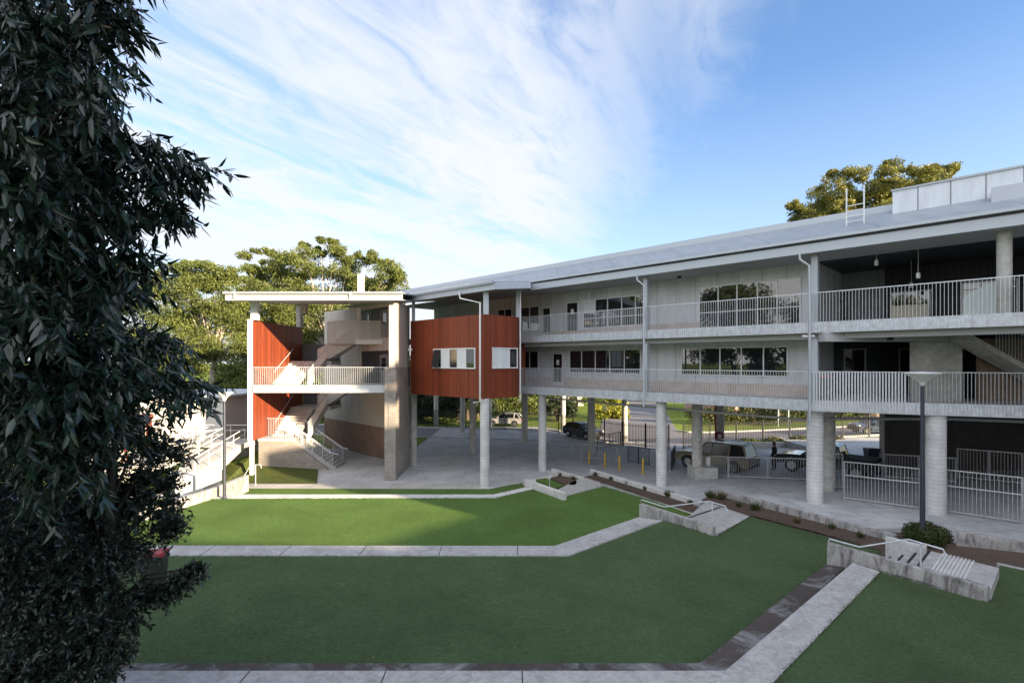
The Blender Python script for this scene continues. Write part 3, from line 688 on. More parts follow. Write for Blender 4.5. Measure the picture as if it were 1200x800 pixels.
# red timber box ----------------------------------------------------------------
bz0, bz1 = 5.24, 10.28
part(one('prism', BOXP, bz0, 9.2), 'timber_box', 'timber_red')
m = MB()
bp = [F(-30.25, -5.5), F(-22.6, -5.5), (.38, 32.4), (.62, 35.9)]
bi = [F(-30.25, -5.38), F(-22.72, -5.38), (.26, 32.42), (.5, 35.9)]
for i in range(3): m.prism([bp[i], bp[i+1], bi[i+1], bi[i]], 9.2, bz1)
part(m, 'timber_parapet', 'timber_red')
def winline(a, b, z0, z1, n, blinds=(), out=.03, openp=None):
    a = Vector(a); b = Vector(b); d = (b-a).normalized(); nn = Vector((d.y, -d.x)); L_ = (b-a).length; fr = MB()
    def slab(t0, t1, o0, o1, za, zb):
        p = [a+d*t0+nn*o0, a+d*t1+nn*o0, a+d*t1+nn*o1, a+d*t0+nn*o1]; return [tuple(v) for v in p], za, zb
    fr.prism(*slab(-.06, L_+.06, .002, .07, z1, z1+.07)); fr.prism(*slab(-.06, L_+.06, .002, .09, z0-.07, z0))
    for i in range(n+1): fr.prism(*slab(L_*i/n-.035, L_*i/n+.035, .002, .068, z0, z1))
    w = fr.build('window', 'white_frame', SB)
    for i in range(n):
        o = .03
        g_ = MB(); g_.prism(*slab(L_*i/n+.035, L_*(i+1)/n-.035, .004, .03, z0, z1)); g_.build('pane', 'blind' if i in blinds else 'glass', w)
    if openp is not None:
        t0 = L_*openp/n+.04; t1 = L_*(openp+1)/n-.04; p = [a+d*t0+nn*.05, a+d*t1+nn*.05]
        m2 = MB(); lo = [a+d*t0+nn*.28, a+d*t1+nn*.28]; th = nn*.03
        m2.hexa([(*lo[0], z0), (*lo[1], z0), (*(lo[1]+th), z0), (*(lo[0]+th), z0)], [(*p[0], z1), (*p[1], z1), (*(p[1]+th), z1), (*(p[0]+th), z1)])
        m2.build('sash', ['glass'], w)
    return w
winline(F(sp(509, -5.5), -5.5), F(sp(557, -5.5), -5.5), 7.10, 8.24, 5, (1, 3), openp=0)
c_ = Vector(F(-22.6, -5.5)); e_ = Vector((.38, 32.4)); dv = (e_-c_)
winline(tuple(c_+dv*.24), tuple(c_+dv*.96), 7.12, 8.26, 3, (0, 1))
# roof over box
Aq = (-.98, 29.5); Bq = (1.1, 31.6); Cq = (1.25, 35.15); Dq = F(-46, -.4); Eq = F(-40, -7.0-.0)
def rz(x, y): return 11.63+ (x+y-28.5)*.086
Lq = F(sp(474, 28.52/SQ-25.74), 28.52/SQ-25.74)
m = MB(); m.prism([Aq, Bq, Cq, Dq, F(-40, 28.52/SQ-25.74)], lambda x, y: rz(x, y)+.36, lambda x, y: rz(x, y)+.44); part(m, 'roof_sheet', 'roof_metal')
m = MB(); m.prism([(Aq[0]+.05, Aq[1]+.1), (Bq[0]-.05, Bq[1]+.05), (Cq[0]-.1, Cq[1]), F(-32, -.4), F(-32, 28.62/SQ-25.74)], lambda x, y: rz(x, y)+.04, lambda x, y: rz(x, y)+.10); part(m, 'soffit_lining', 'soffit')
def rake(a, b, mat, h=.36, t=.06, name='fascia', zf=rz, dz=0):
    a = Vector(a); b = Vector(b); d = (b-a).normalized(); n = Vector((d.y, -d.x))*t; m = MB()
    p = [tuple(a), tuple(b), tuple(b+n), tuple(a+n)]
    m.prism(p, lambda x, y: zf(x, y)+dz, lambda x, y: zf(x, y)+h+dz); return part(m, name, mat)
rake(Lq, Aq, 'fascia_metal'); rake(Aq, Bq, 'fascia_metal', .40); rake(Bq, Cq, 'fascia_metal', .40)
g1 = Vector(Lq)+Vector((-.08, -.08)); g2 = Vector(Aq)+Vector((-.08, -.08)); rake(tuple(g1), tuple(g2), 'gutter_metal', .13, .11, 'gutter', dz=.36)
# box posts + downpipes
for px, d in ((569.5, -5.2),):
    x, y = F(sp(px, d), d); part(one('box', x-.16, x+.16, y-.05, y+.2, 10.28, 11.8), 'post', 'fascia_metal')
part(one('box', .25, .52, 32.6, 32.85, 10.28, 12.0), 'post', 'fascia_metal')
x, y = F(sp(484.5, -5.2), -5.2); part(one('box', x-.1, x+.1, y-.1, y+.1, 10.28, 11.9), 'post', 'fascia_metal')
a = F(-23.2, -5.9); b = F(-22.65, -5.7); 
pipe([(*F(-24.6, -5.75), 11.75), (*F(-24.5, -5.75), 11.35), (*F(-22.75, -5.66), 10.95), (*F(-22.75, -5.66), 5.1), (*F(-23.4, -5.6), 5.0)], .05, 'white_paint')
pipe([(.52, 32.32, 11.9), (.52, 32.32, 5.0), (.45, 32.6, 4.9)], .05, 'white_paint')
pipe([(*F(-30.6, -5.75), 11.7), (*F(-30.6, -5.72), 1.9)], .05, 'white_paint')
# small fittings: wall lights and cameras
def fitting(x, y, z, mat='black_metal', r=.09): MB().box(x-r, x+r, y-r, y+r, z-.07, z+.05).build('ceiling_light', mat, SB, bevel=.02)
for px, d, z in ((796, 1.4, 12.25), (722, 1.2, 8.72), (860, 1.2, 8.72), (1043, 1.0, 8.46), (650, 1.4, 8.7), (634, 1.3, 8.7)):
    x, y = F(sp(px, d), d); fitting(x, y, z)
m = MB(); s_ = sp(940, -.2); m.tube([F(s_, -.12, 8.62), F(s_+.5, -.25, 8.60)], .05, 8); m.build('flood_light', 'white_paint', SB)
for px, py in ((690, 346),): 
    x, y, z = W(px, py, 33.6); MB().lathe((x, y, z-.15), [(.02, 0), (.11, .04), (.11, .2), (.05, .3)], 14).build('wall_light', 'galv', SB, True)
x, y, z = W(482.5, 410, 35.2)
MB().box(x-.2, x+.05, y-.25, y, z-.05, z+.1).build('security_camera', 'white_paint', SB)

# stair block at the left ---------------------------------------------------------
ST = empty('stair_block', (-12, 36, 0), 'open stair block with red timber side wall, brick pier and thin flat roof', 'building')
def sp_(m, name, mat, smooth=False, label=None): return m.build(name, mat, ST, smooth, label=label)
sp_(one('box', -7.75, -7.30, 32.1, 36.7, -.05, 7.1), 'brick_pier', 'brick_pale')
sp_(one('box', -7.72, -7.33, 32.13, 36.7, 7.1, 11.35), 'pier_cladding', 'clad_beige')
sp_(one('box', -8.0, -7.76, 32.13, 32.35, -.05, 7.1), 'pier_return', 'brick_pale')
# red side wall + end post
sp_(one('prism', [(-17.05, 33.25), (-16.78, 33.25), (-17.3, 42.3), (-17.57, 42.3)], 2.35, lambda x, y: 10.15+(y-33.2)*.012), 'timber_wall', 'timber_red')
sp_(one('box', -17.1, -16.83, 33.1, 33.24, 2.35, 10.2), 'edge_trim', 'white_paint')
sp_(one('box', -17.0, -16.8, 33.15, 33.4, -.05, 2.34), 'corner_post', 'galv')
sp_(one('box', -16.95, -16.5, 33.2, 33.5, 10.17, 11.5), 'roof_post', 'white_paint')
sp_(one('box', -17.55, -17.2, 41.6, 42.2, 10.26, 12.0), 'roof_post', 'pier_concrete')
sp_(one('box', -15.5, -15.1, 37.5, 37.8, 11.0, 11.7), 'roof_post', 'pier_concrete')
# back wall (same line as box face)
db = -5.0; c_b = 25.74+db
sp_(one('fbox', sp(457, db)-.0, sp(380, db)-.0, db, db+.25, 0, 2.4), 'brick_wall', 'brick_brown')
sp_(one('fbox', sp(457, db), sp(380, db), db+.01, db+.25, 2.4, 11.9), 'wall', 'clad_beige')
for (p0, p1, z0, z1) in ((424, 457, 5.8, 8.3), (420, 457, 9.3, 11.6)):
    sp_(one('fbox', sp(p0, db), sp(p1, db), db-.02, db+.0, z0, z1), 'doorway', 'charcoal')
for (p0, p1, z0, z1) in ((446, 455, 5.8, 8.0), (446, 456, 9.3, 11.4), (430, 436, 9.3, 11.4)):
    s0, s1 = sp(p0, db), sp(p1, db); w = one('fbox', s0, s1, db-.06, db-.03, z0, z1).build('door', 'clad_grey', ST)
    one('fbox', s0+.25, s1-.25, db-.075, db-.061, z0+1.0, z1-.25).build('pane', 'glass', w)
# roof
def rzl(x, y): return 11.24+.088*(y-31.6)
RL = [(-17.6, 31.6), (-6.75, 31.6), (-6.75, 35.3), (-9.5, 43), (-17.6, 43)]
sp_(MB().prism(RL, lambda x, y: rzl(x, y)+.42, lambda x, y: rzl(x, y)+.5), 'roof_sheet', 'roof_metal')
sp_(MB().prism([(-17.5, 31.7), (-6.85, 31.7), (-6.85, 35.3), (-9.6, 42.9), (-17.5, 42.9)], lambda x, y: rzl(x, y)+.03, lambda x, y: rzl(x, y)+.08), 'soffit_lining', 'soffit')
m = MB(); m.box(-17.65, -6.75, 31.52, 31.6, 11.24, 11.62); m.prism([(-17.65, 31.6), (-17.55, 31.6), (-17.55, 43), (-17.65, 43)], lambda x, y: rzl(x, y), lambda x, y: rzl(x, y)+.4); sp_(m, 'fascia', 'fascia_cream')
sp_(MB().box(-17.75, -6.72, 31.38, 31.5, 11.62, 11.76), 'gutter', 'gutter_metal')
for x_ in (-17.0, -9.9): sp_(MB().box(x_-.08, x_+.08, 31.4, 31.47, 11.35, 11.6), 'downpipe', 'fascia_cream')
sp_(MB().box(-12.0, -11.6, 39.8, 40.2, 12.2, 14.25), 'flue', 'white_paint')
# level 1 landing + balustrade
sp_(one('box', -16.8, -7.9, 33.2, 36.3, 5.48, 5.82), 'landing_slab', 'white_concrete')
sp_(one('box', -16.75, -7.9, 33.12, 33.18, 5.46, 5.95), 'slab_edge', 'white_paint')
sp_(one('box', -12.4, -7.9, 36.3, 39.4, 5.42, 5.82), 'landing_slab', 'white_concrete')
balustrade((-16.72, 33.08), (-7.95, 33.08), 5.5, 7.09, ST, .12)
# upper landing
sp_(one('prism', [(-13.6, 39.4), (-7.9, 39.4), (-7.9, 41.2), (-14.5, 41.2), (-14.5, 40.6), (-14.2, 39.8)], 8.8, 9.2), 'landing_slab', 'soffit')
m = balustrade((-13.6, 39.32), (-9.3, 39.32), 8.85, 10.56, 'raw', .06, bar=(.034, .03)); sp_(m, 'balustrade', 'white_paint')
m = balustrade((-13.6, 39.34), (-14.3, 39.75), 8.85, 10.56, 'raw', .055, bar=(.034, .03)); sp_(m, 'balustrade', 'white_paint'); m = balustrade((-14.3, 39.75), (-14.65, 40.6), 8.85, 10.56, 'raw', .055, bar=(.034, .03)); sp_(m, 'balustrade', 'white_paint')
sp_(one('box', -12.0, -9.2, 39.30, 39.38, 8.8, 9.15), 'slab_edge', 'white_paint')
sp_(one('box', -12.0, -11.7, 39.6, 39.9, 9.2, 11.6), 'post', 'white_paint')
sp_(one('box', -9.25, -7.9, 39.3, 39.5, 5.8, 11.5), 'side_panel', 'clad_beige')
# flights
def flight(p, q, w, n, name='stair_flight', mat='white_concrete', soff=.22, under=None):
    """p,q: start/end centre (x,y,z); w width; sloped slab with treads"""
    p = Vector(p); q = Vector(q); hd = Vector((q.x-p.x, q.y-p.y, 0)); L_ = hd.length; hd /= L_; sd = Vector((-hd.y, hd.x, 0))*w/2; m = MB()
    dz = (q.z-p.z)/n
    for i in range(n):
        a = p+hd*(L_*i/n); b = p+hd*(L_*(i+1)/n); zt = p.z+dz*(i+1 if dz > 0 else i)
        zlo = min(a.z, 0)
        za = p.z+dz*i-soff; zb_ = p.z+dz*(i+1)-soff
        m.hexa([(*(a-sd)[:2], za), (*(b-sd)[:2], zb_), (*(b+sd)[:2], zb_), (*(a+sd)[:2], za)], [(*(a-sd)[:2], zt), (*(b-sd)[:2], zt), (*(b+sd)[:2], zt), (*(a+sd)[:2], zt)])
    return sp_(m, name, mat)
def stringer(p, q, zl, zh, mat, t=.12, name='stair_side'):
    p = Vector(p); q = Vector(q); d = Vector((q.x-p.x, q.y-p.y)).normalized(); n = Vector((-d.y, d.x))*t; m = MB()
    a = [(p.x, p.y), (q.x, q.y), (q.x+n.x, q.y+n.y), (p.x+n.x, p.y+n.y)]
    zs = [p.z, q.z, q.z, p.z]; m.hexa([(*v, z+zl) for v, z in zip(a, zs)], [(*v, z+zh) for v, z in zip(a, zs)]); return sp_(m, name, mat)
def storey(z0, zmid, z1, bal=True):
    flight((-16.1, 36.3, z0), (-16.25, 39.9, zmid), 1.75, 10)                    # along the red wall
    sp_(one('box', -17.1, -14.1, 39.9, 42.3, zmid-.25, zmid), 'half_landing', 'white_concrete')
    flight((-14.9, 40.9, zmid), (-12.3, 40.9, z1), 1.7, 10)
    stringer((-15.2, 40.0, zmid), (-12.3, 40.0, z1), -.35, .9, 'white_concrete')
    stringer((-14.4, 36.3, z0), (-14.4, 39.9, zmid), -.25, .25, 'white_concrete', .1)
    m = MB(); m.tube([(-16.85, 36.3, z0+.95), (-17.05, 39.9, zmid+.95)], .03, 8); sp_(m, 'handrail', 'galv', True)
    m = balustrade((-14.45, 36.3), (-14.45, 39.9), z0+.1, z0+1.0, 'raw', .13, zf=lambda t: (zmid-z0)*t); sp_(m, 'balustrade', 'galv')
storey(5.82, 7.5, 9.2); storey(2.15, 3.95, 5.82)
sp_(one('box', -17.3, -14.2, 42.32, 42.4, 7.2, 8.9), 'landing_screen', 'clad_grey')
sp_(one('box', -17.3, -14.2, 42.32, 42.4, 3.7, 4.9), 'landing_screen', 'clad_grey')
# brick platform and lower stair
sp_(one('box', -17.5, -15.3, 35.35, 39.5, -.05, 2.0), 'brick_platform', 'brick_pale')
sp_(one('prism', [(-15.3, 35.35), (-12.6, 35.35), (-12.6, 35.6), (-15.3, 35.6)], -.05, lambda x, y: 1.95+(x+15.3)*(-1.98/2.7)), 'brick_wall', 'brick_pale')
sp_(one('box', -17.52, -15.28, 35.3, 39.5, 2.0, 2.15), 'platform_slab', 'white_concrete')
flight((-15.3, 36.75, 2.15), (-12.3, 36.75, 0.02), 2.2, 13, mat='kerb_concrete', soff=.3)
for yy in (35.65, 37.85):
    m = MB(); m.tube([(-15.3, yy, 3.1), (-12.5, yy, 1.1), (-12.1, yy, 1.0)], .03, 8)
    for k in range(5): t = k/4; xx_ = -15.3+2.8*t; m.tube([(xx_, yy, 2.15-2.0*t), (xx_, yy, 3.1-2.0*t)], .02, 6)
    sp_(m, 'handrail', 'galv', True)
for yy in (35.62, 37.9):
    m = balustrade((-15.3, yy), (-12.6, yy), 2.2, 3.05, 'raw', .11, zf=lambda t: -2.0*t); sp_(m, 'balustrade', 'galv')
m = balustrade((-17.5, 35.33), (-15.3, 35.33), 2.1, 3.55, 'raw', .11); sp_(m, 'balustrade', 'galv')
# ------------------------------------------------------------------ left side: grass patch, ramp, walls
tag(MB().add([q3(238, 561.5, .1), (-17.6, 31.3, .04), (-11.9, 31.25, .04), (-13.4, 35.4, .06), (-17.8, 35.4, .3), (-18.2, 35.8, .9)][::1], [(0, 1, 2, 3, 4, 5)]).build('grass_slope', 'grass_patch'), kind='structure')
rampr = empty('access_ramp', (-20, 33, 0), 'pale concrete access ramp with tubular steel handrails climbing to the stair block', 'ramp')
ra = Vector((-18.4, 29.7, .95)); rb = Vector((-17.9, 34.3, 2.05)); wv = Vector((-1.6, .3, 0))
MB().hexa([ra-Vector((0, 0, 1.3)), rb-Vector((0, 0, .35)), rb+wv-Vector((0, 0, .35)), ra+wv-Vector((0, 0, 1.3))], [ra, rb, rb+wv, ra+wv]).build('deck', 'path_concrete', rampr)
one('box', -24, -17.9, 34.35, 36.2, 1.7, 2.05).build('landing', 'path_concrete', rampr)
ra2 = Vector((-24.5, 31.0, .7)); rb2 = Vector((-20.2, 35.9, 1.9)); wv2 = Vector((-1.3, .9, 0))
MB().hexa([ra2-Vector((0, 0, 1)), rb2-Vector((0, 0, .4)), rb2+wv2-Vector((0, 0, .4)), ra2+wv2-Vector((0, 0, 1))], [ra2, rb2, rb2+wv2, ra2+wv2]).build('deck', 'path_concrete', rampr)
def railing(a, b, n=5, h=.95):
    m = MB(); a = Vector(a); b = Vector(b); up = Vector((0, 0, h)); m.tube([a+up, b+up], .03, 8); m.tube([a+up*.6, b+up*.6], .022, 8)
    for k in range(n): p = a.lerp(b, k/(n-1)); m.tube([p, p+up], .025, 8)
    m.build('handrail', 'white_render', rampr, True)
railing(ra, rb, 5); railing(ra+wv, rb+wv, 5); railing(ra2, rb2, 6); railing(ra2+wv2, rb2+wv2, 6); railing((-23.5, 36.1, 2.05), (-18, 36.1, 2.05), 4)
a = G(205, 577, .3); b = G(238, 573, .3)
tag(one('prism', [a, b, (b[0]-.3, b[1]+2.4), (a[0]-.3, a[1]+2.4)], -.1, 1.1).build('retaining_wall', 'white_concrete', bevel=.02), 'pale lit concrete block wall at the foot of the ramp, left of the left lamp post', 'retaining wall')
wall_line([(-16.6, 22.5), (-15.6, 26.4), (-15.4, 29.5)], -.25, -.1, .95, 'stained_wall', 'grey sloping garden wall at the left end of the far lawn', group=None)
def simple_rail(label, pts, posts, cat='handrail', grp=None):
    m = MB(); m.tube(pts, .024, 8)
    for p, zt in posts: m.tube([p, (p[0], p[1], zt)], .024, 8)
    return tag(m.build('handrail', 'galv', None, True), label, cat, grp)
a = q3(284.5, 577, 0.05); b = q3(299.5, 569, .05)
simple_rail('short bent steel handrail beside the narrow turf strip right of the left lamp post', [(a[0]-.1, a[1], .75), (a[0], a[1], .85), (b[0]-.3, b[1], 1.3), (b[0]+.3, b[1], 1.32), (b[0]+.35, b[1], 1.1)], [(a, .85), (b, 1.32)])

# white building far left
WB = empty('white_building', (-32, 46, 0), 'white rendered single storey building behind the ramp, half hidden by foreground leaves', 'building')
one('prism', [(-60, 37.0), (-20.9, 37.0), (-21.6, 46), (-60, 46)], -.1, 4.85).build('wall', 'white_render', WB)
m = MB(); m.box(-60.2, -20.8, 36.9, 46.2, 4.86, 5.0); m.build('roof', 'roof_panel', WB)
for k in range(4): ywin(-52+k*6, -49+k*6, 1.8, 3.2, 36.99, WB, 2)
tag(one('box', -25.5, -17.9, 45, 45.3, 0, 3.75).build('boundary_wall', 'cool_wall'), 'dark grey boundary wall between the white building and the stair block', 'wall')
CT = empty('timber_pergola', (-25, 35, 0), 'reddish timber shelter posts and beam seen through the leaves before the white building', 'pergola')
for x_ in (-26.6, -24.9): one('box', x_-.12, x_+.12, 35, 35.24, 0, 3.6).build('post', 'timber_red', CT)
one('box', -31, -24.7, 34.9, 35.3, 3.6, 3.85).build('beam', 'timber_red', CT)

# ------------------------------------------------------------------ street behind
def zr(x, y): return zpl(x, y)-.035
tag(sheet((-60, 60), (9.5, 47.2), (9.8, 54), (-60, 68), 40, 2, zr).build('road', 'asphalt'), kind='structure')
tag(sheet((9.5, 47.2), (80, 45.2), (80, 53.6), (9.8, 54), 60, 2, zr).build('road', 'asphalt'), kind='structure')
tag(sheet((9.3, 54), (17.5, 53.8), (31, 110), (20, 110), 8, 10, lambda x, y: zpl(x, y)-.03).build('side_road', 'asphalt'), kind='structure')
tag(sheet((13.3, 42.8), (18.5, 42.8), (20, 46.0), (12.4, 47.3), 6, 4, lambda x, y: zpl(x, y)-.025).build('driveway', 'driveway'), kind='structure')
def kerbline(pts, name='kerb'):
    m = MB()
    for a, b in zip(pts[:-1], pts[1:]):
        n = 10
        for i in range(n):
            p = (a[0]+(b[0]-a[0])*i/n, a[1]+(b[1]-a[1])*i/n); q = (a[0]+(b[0]-a[0])*(i+1)/n, a[1]+(b[1]-a[1])*(i+1)/n)
            m.beam((*p, zpl(*p)+.02), (*q, zpl(*q)+.02), .18, .14)
    return tag(m.build(name, 'white_concrete'), kind='structure')
kerbline([(-60, 68.1), (9.3, 54.1)]); kerbline([(17.6, 55.5), (18.6, 54.2), (20.5, 53.9), (80, 53.7)]); kerbline([(20, 45.9), (80, 45.1)]); kerbline([(-60, 59.9), (9.5, 47.1), (12.3, 47.1)])

# palisade fences
def palisade(a, b, label, zf=zpl, h=2.05):
    a = Vector(a); b = Vector(b); L_ = (b-a).length; d = (b-a)/L_
    r = empty('palisade_fence', (a.x, a.y, zf(a.x, a.y)), label, 'fence', 'black steel picket fences along the street')
    m = MB(); n = int(L_/.14)
    for i in range(n+1):
        p = a+d*(L_*i/n); z = zf(p.x, p.y); m.box(p.x-.017, p.x+.017, p.y-.017, p.y+.017, z+.08, z+h)
    m.build('picket_row', 'black_metal', r)
    k = 12
    for hh in (.2, h-.22):
        m = MB(); m.tube([(*(a+d*(L_*i/k)), zf(*(a+d*(L_*i/k)))+hh) for i in range(k+1)], .026, 4); m.build('rail', 'black_metal', r)
    np_ = max(1, int(round(L_/2.4)))
    for i in range(np_+1):
        p = a+d*(L_*i/np_); z = zf(p.x, p.y); MB().box(p.x-.045, p.x+.045, p.y-.045, p.y+.045, z-.05, z+h+.1).build('post', 'black_metal', r)
palisade((-11.7, 58.4), (3.6, 54.7), 'black steel picket fence at the far left back of the undercroft')
palisade((3.6, 54.7), (9.8, 45.6), 'black steel picket fence turning between the dark parked car and the bollards')
palisade((9.9, 45.5), (13.2, 43.1), 'short black picket fence panel left of the driveway opening')
palisade((14.4, 43.0), (30, 43.0), 'long black picket fence behind the gold wagon along the street')

# undercroft balustrades, gates
def gfence(px0, y0, px1, y1, h, label, name='guard_rail', step=.13, mid=None, grp='galvanised guard rails on the undercroft floor', post=1.8, mat='galv_dark'):
    a = GT(px0, y0); b = GT(px1, y1)
    r = empty(name, a, label, 'railing' if name != 'gate' else 'gate', grp)
    dz = b[2]-a[2]
    m = balustrade(a, b, a[2]+.08, a[2]+h, 'raw', step, toprail=(.045, .045), bottom=a[2]+.1, bar=(.014, .014), zf=lambda t: dz*t)
    if mid: m.beam((a[0], a[1], a[2]+mid), (b[0], b[1], b[2]+mid), .04, .05)
    m.build('bar_panel', mat, r)
    A_ = Vector(a); B_ = Vector(b); n = max(1, int(round((B_-A_).length/post)))
    for i in range(n+1):
        p = A_.lerp(B_, i/n); MB().box(p.x-.03, p.x+.03, p.y-.03, p.y+.03, p.z, p.z+h+.03).build('post', mat, r)
    return r
gfence(669, 535, 681, 537, 1.15, 'small galvanised gate panel left of the first yellow bollard')
gfence(681.5, 536.5, 723, 541.5, 1.1, 'galvanised guard rail behind the first three yellow bollards')
gfence(700, 527, 727, 521, 1.15, 'dark green tinted rail running back behind the bollards', mat='dark_post')
gfence(736, 541, 761, 545.5, 1.15, 'dark framed mesh rail panel left of the last yellow bollard', mat='dark_post', post=1.0)
gfence(762, 546, 787, 551, 1.1, 'galvanised rail panel behind the front round column left of the gold wagon')
gfence(787, 551, 791, 541, 1.2, 'short galvanised rail end with two posts at the driveway', post=.8, mat='dark_post')
gfence(832, 557.5, 853, 559.5, 1.2, 'galvanised pedestrian gate with pale box post beside the plinth')
gfence(854, 559.5, 948, 563.5, 1.2, 'long galvanised guard rail in front of the gold wagon and the person in black', mid=.0)
gfence(968, 571, 987, 573, 1.75, 'narrow tall galvanised panel between the two round columns at right')
gfence(989, 585, 1078, 597, 1.75, 'tall galvanised gate fence left of the large right column', mid=1.15, post=2.3)
gfence(1105, 600, 1198, 614, 1.8, 'tall galvanised gate fence at the right edge right of the large column', mid=1.15, post=1.7)
gfence(1036, 560, 1120, 566, 1.3, 'galvanised rail inside the dark undercroft behind the tall fence, left part', post=2)
gfence(1122, 560, 1198, 568, 1.6, 'galvanised rail inside the dark undercroft at the far right', post=1.6)
gfence(1085, 598, 1104, 600, 1.8, 'short tall galvanised fence panel behind the large right column', post=1.0)
gp = GT(829.5, 557.5); tag(MB().box(gp[0]-.1, gp[0]+.1, gp[1]-.1, gp[1]+.1, gp[2], gp[2]+1.15).build('gate_post', 'white_paint', bevel=.01), 'pale square gate post at the left end of the long rail', 'post')

# bollards
def bollard():
    r = empty('bollard', (0, 0, 0), '', 'bollard', 'yellow bollards')
    MB().lathe((0, 0, 0), [(.11, 0), (.11, .02), (.062, .021), (.062, .93), (.055, .96), (.02, .975)], 18).build('tube', 'yellow_paint', r, True)
    MB().lathe((0, 0, 0), [(.15, -.005), (.15, .012), (.12, .013)], 18).build('base_plate', 'yellow_paint', r, True)
    return r
b0 = bollard()
for i, (px, py, lb) in enumerate(((690.5, 543.5, 'leftmost yellow bollard, in front of the first guard rail and column'), (709, 546.5, 'second yellow bollard from the left'), (726, 550.5, 'third yellow bollard from the left, at the end of the guard rail'), (753.5, 554.5, 'rightmost yellow bollard, in front of the dark framed panel'))):
    o = b0 if i == 0 else copy_tree(b0); o.location = GT(px, py); o['label'] = lb

# lamp posts
def lamp(x, y, z, H, label, hr=.42):
    r = empty('lamp_post', (x, y, z), label, 'lamp post', 'slender lamp posts with funnel heads')
    MB().lathe((x, y, z), [(.12, 0), (.12, .03), (.085, .05), (.07, H*.55), (.055, H-.45), (.05, H-.4)], 16).build('pole', 'dark_post', r, True)
    MB().lathe((x, y, z), [(.05, H-.46), (.08, H-.36), (hr*.6, H-.16), (hr, H-.03), (hr+.02, H), (hr-.03, H+.01), (.02, H+.05)], 32).build('lamp_head', 'white_paint', r, True); MB().lathe((x, y, z), [(.09, H-.40), (.10, H-.35), (.09, H-.33)], 16).build('collar', 'galv', r, True)
x, y = G(263, 584, .45); lamp(x, y, .45, 5.45, 'slender dark lamp post at the left on the white kerb before the stair block')
x, y = G(1081, 636, 1.1); lamp(x, y, 1.1, 5.98, 'tall dark lamp post with funnel head standing in the bush at the right', .52)

# bins
def bin_(body, lid, label, loc, rz=0, H=1.06):
    r = empty('wheelie_bin', (0, 0, 0), label, 'bin')
    m = MB(); m.hexa([(-.22, -.26, .06), (.22, -.26, .06), (.22, .24, .06), (-.22, .24, .06)], [(-.29, -.34, H-.1), (.29, -.34, H-.1), (.29, .34, H-.1), (-.29, .34, H-.1)])
    m.box(-.31, .31, -.36, .36, H-.12, H-.07); m.build('body', body, r, bevel=.02)
    m = MB(); m.hexa([(-.31, -.38, H-.065), (.31, -.38, H-.065), (.31, .38, H-.065), (-.31, .38, H-.065)], [(-.26, -.32, H-.01), (.26, -.32, H-.01), (.26, .36, H+.05), (-.26, .36, H+.05)]); m.build('lid', lid, r, bevel=.015)
    for sx in (-1, 1): MB().tube([(sx*.2, .26, .1), (sx*.27, .26, .1)], .1, 16).build('wheel', 'black_rubber', r, True)
    MB().tube([(-.24, .40, H-.03), (.24, .40, H-.03)], .018, 8).build('handle', body, r, True)
    r.location = loc; r.rotation_euler = (0, 0, rz)
bin_('bin_green', 'red_dull', 'dark green wheelie bin with red lid on the lawn, half behind the foreground shrub', (*G(181, 691, .88), .88), R(200), 1.1)
x, y, z = W(975, 470, 21.9); bin_('bin_green', 'red_plastic', 'dark wheelie bin with red lid on the first floor balcony behind the rail', (14.05, 23.35, 5.72), R(190), 1.08)
x, y, z = GT(1021, 552); bin_('bin_blue', 'bin_blue', 'dark navy wheelie bin in the undercroft behind the tall fence', (x, y, z), R(170), 1.35)

# pendant lamps
def pendant(px, pyb, Y, label, zc=12.3):
    x, y, z = W(px, pyb, Y); r = empty('pendant_lamp', (x, y, zc), label, 'pendant lamp', 'white pendant lamps in the upper right gallery')
    MB().tube([(x, y, zc), (x, y, z+.25)], .008, 6).build('cord', 'white_paint', r)
    MB().lathe((x, y, z), [(.075, 0), (.075, .2), (.03, .26)], 14).build('lamp_shade', 'white_paint', r, True)
pendant(1027, 311, 22.8, 'white pendant lamp hanging highest and leftmost under the upper gallery ceiling')
pendant(1076, 326, 21.8, 'white pendant lamp on a long cord right of the other two')
pendant(1068, 337, 24.5, 'white pendant lamp hanging lowest, just above the balustrade top')

# furniture in the upper gallery
def sofa(x, y, z, rz, w, label):
    r = empty('lounge_seat', (0, 0, 0), label, 'lounge seat', 'cream lounge seats in the upper gallery')
    MB().box(-w/2, w/2, -.35, .3, .12, .44).build('seat', 'cream_fabric', r, bevel=.04); MB().box(-w/2, w/2, .3, .48, .12, .98).build('backrest', 'cream_fabric', r, bevel=.04)
    for sx in (-1, 1):
        for sy in (-.28, .38): MB().tube([(sx*(w/2-.1), sy, 0), (sx*(w/2-.1), sy, .12)], .025, 8).build('leg', 'black_metal', r)
    r.location = (x, y, z); r.rotation_euler = (0, 0, rz)
sofa(*F(sp(1074, 5.6), 5.6, 9.22), R(-45+180), 1.0, 'cream long lounge seat, the wider of the two in the upper gallery')
sofa(*F(sp(1052.5, 5.6), 5.6, 9.22), R(-45+180), .5, 'cream single lounge seat left of the long one in the upper gallery')
pp = empty('room_divider', F(-1.3, 2.0, 9.22), 'pale curved room divider panel standing in the upper gallery', 'room divider')
m = MB(); pr = [(-1.75, 9.3), (-.75, 9.3), (-.75, 10.62), (-1.1, 10.5), (-1.5, 10.28), (-1.75, 10.05)]
a = [F(s_, 1.9, z_) for s_, z_ in pr]; b = [F(s_, 2.0, z_) for s_, z_ in pr]; n = len(pr)
m.add(a+b, [tuple(range(n)), tuple(range(2*n-1, n-1, -1))]+[(i, n+i, n+(i+1)%n, (i+1)%n) for i in range(n)]); m.build('panel', 'pale_panel', pp)
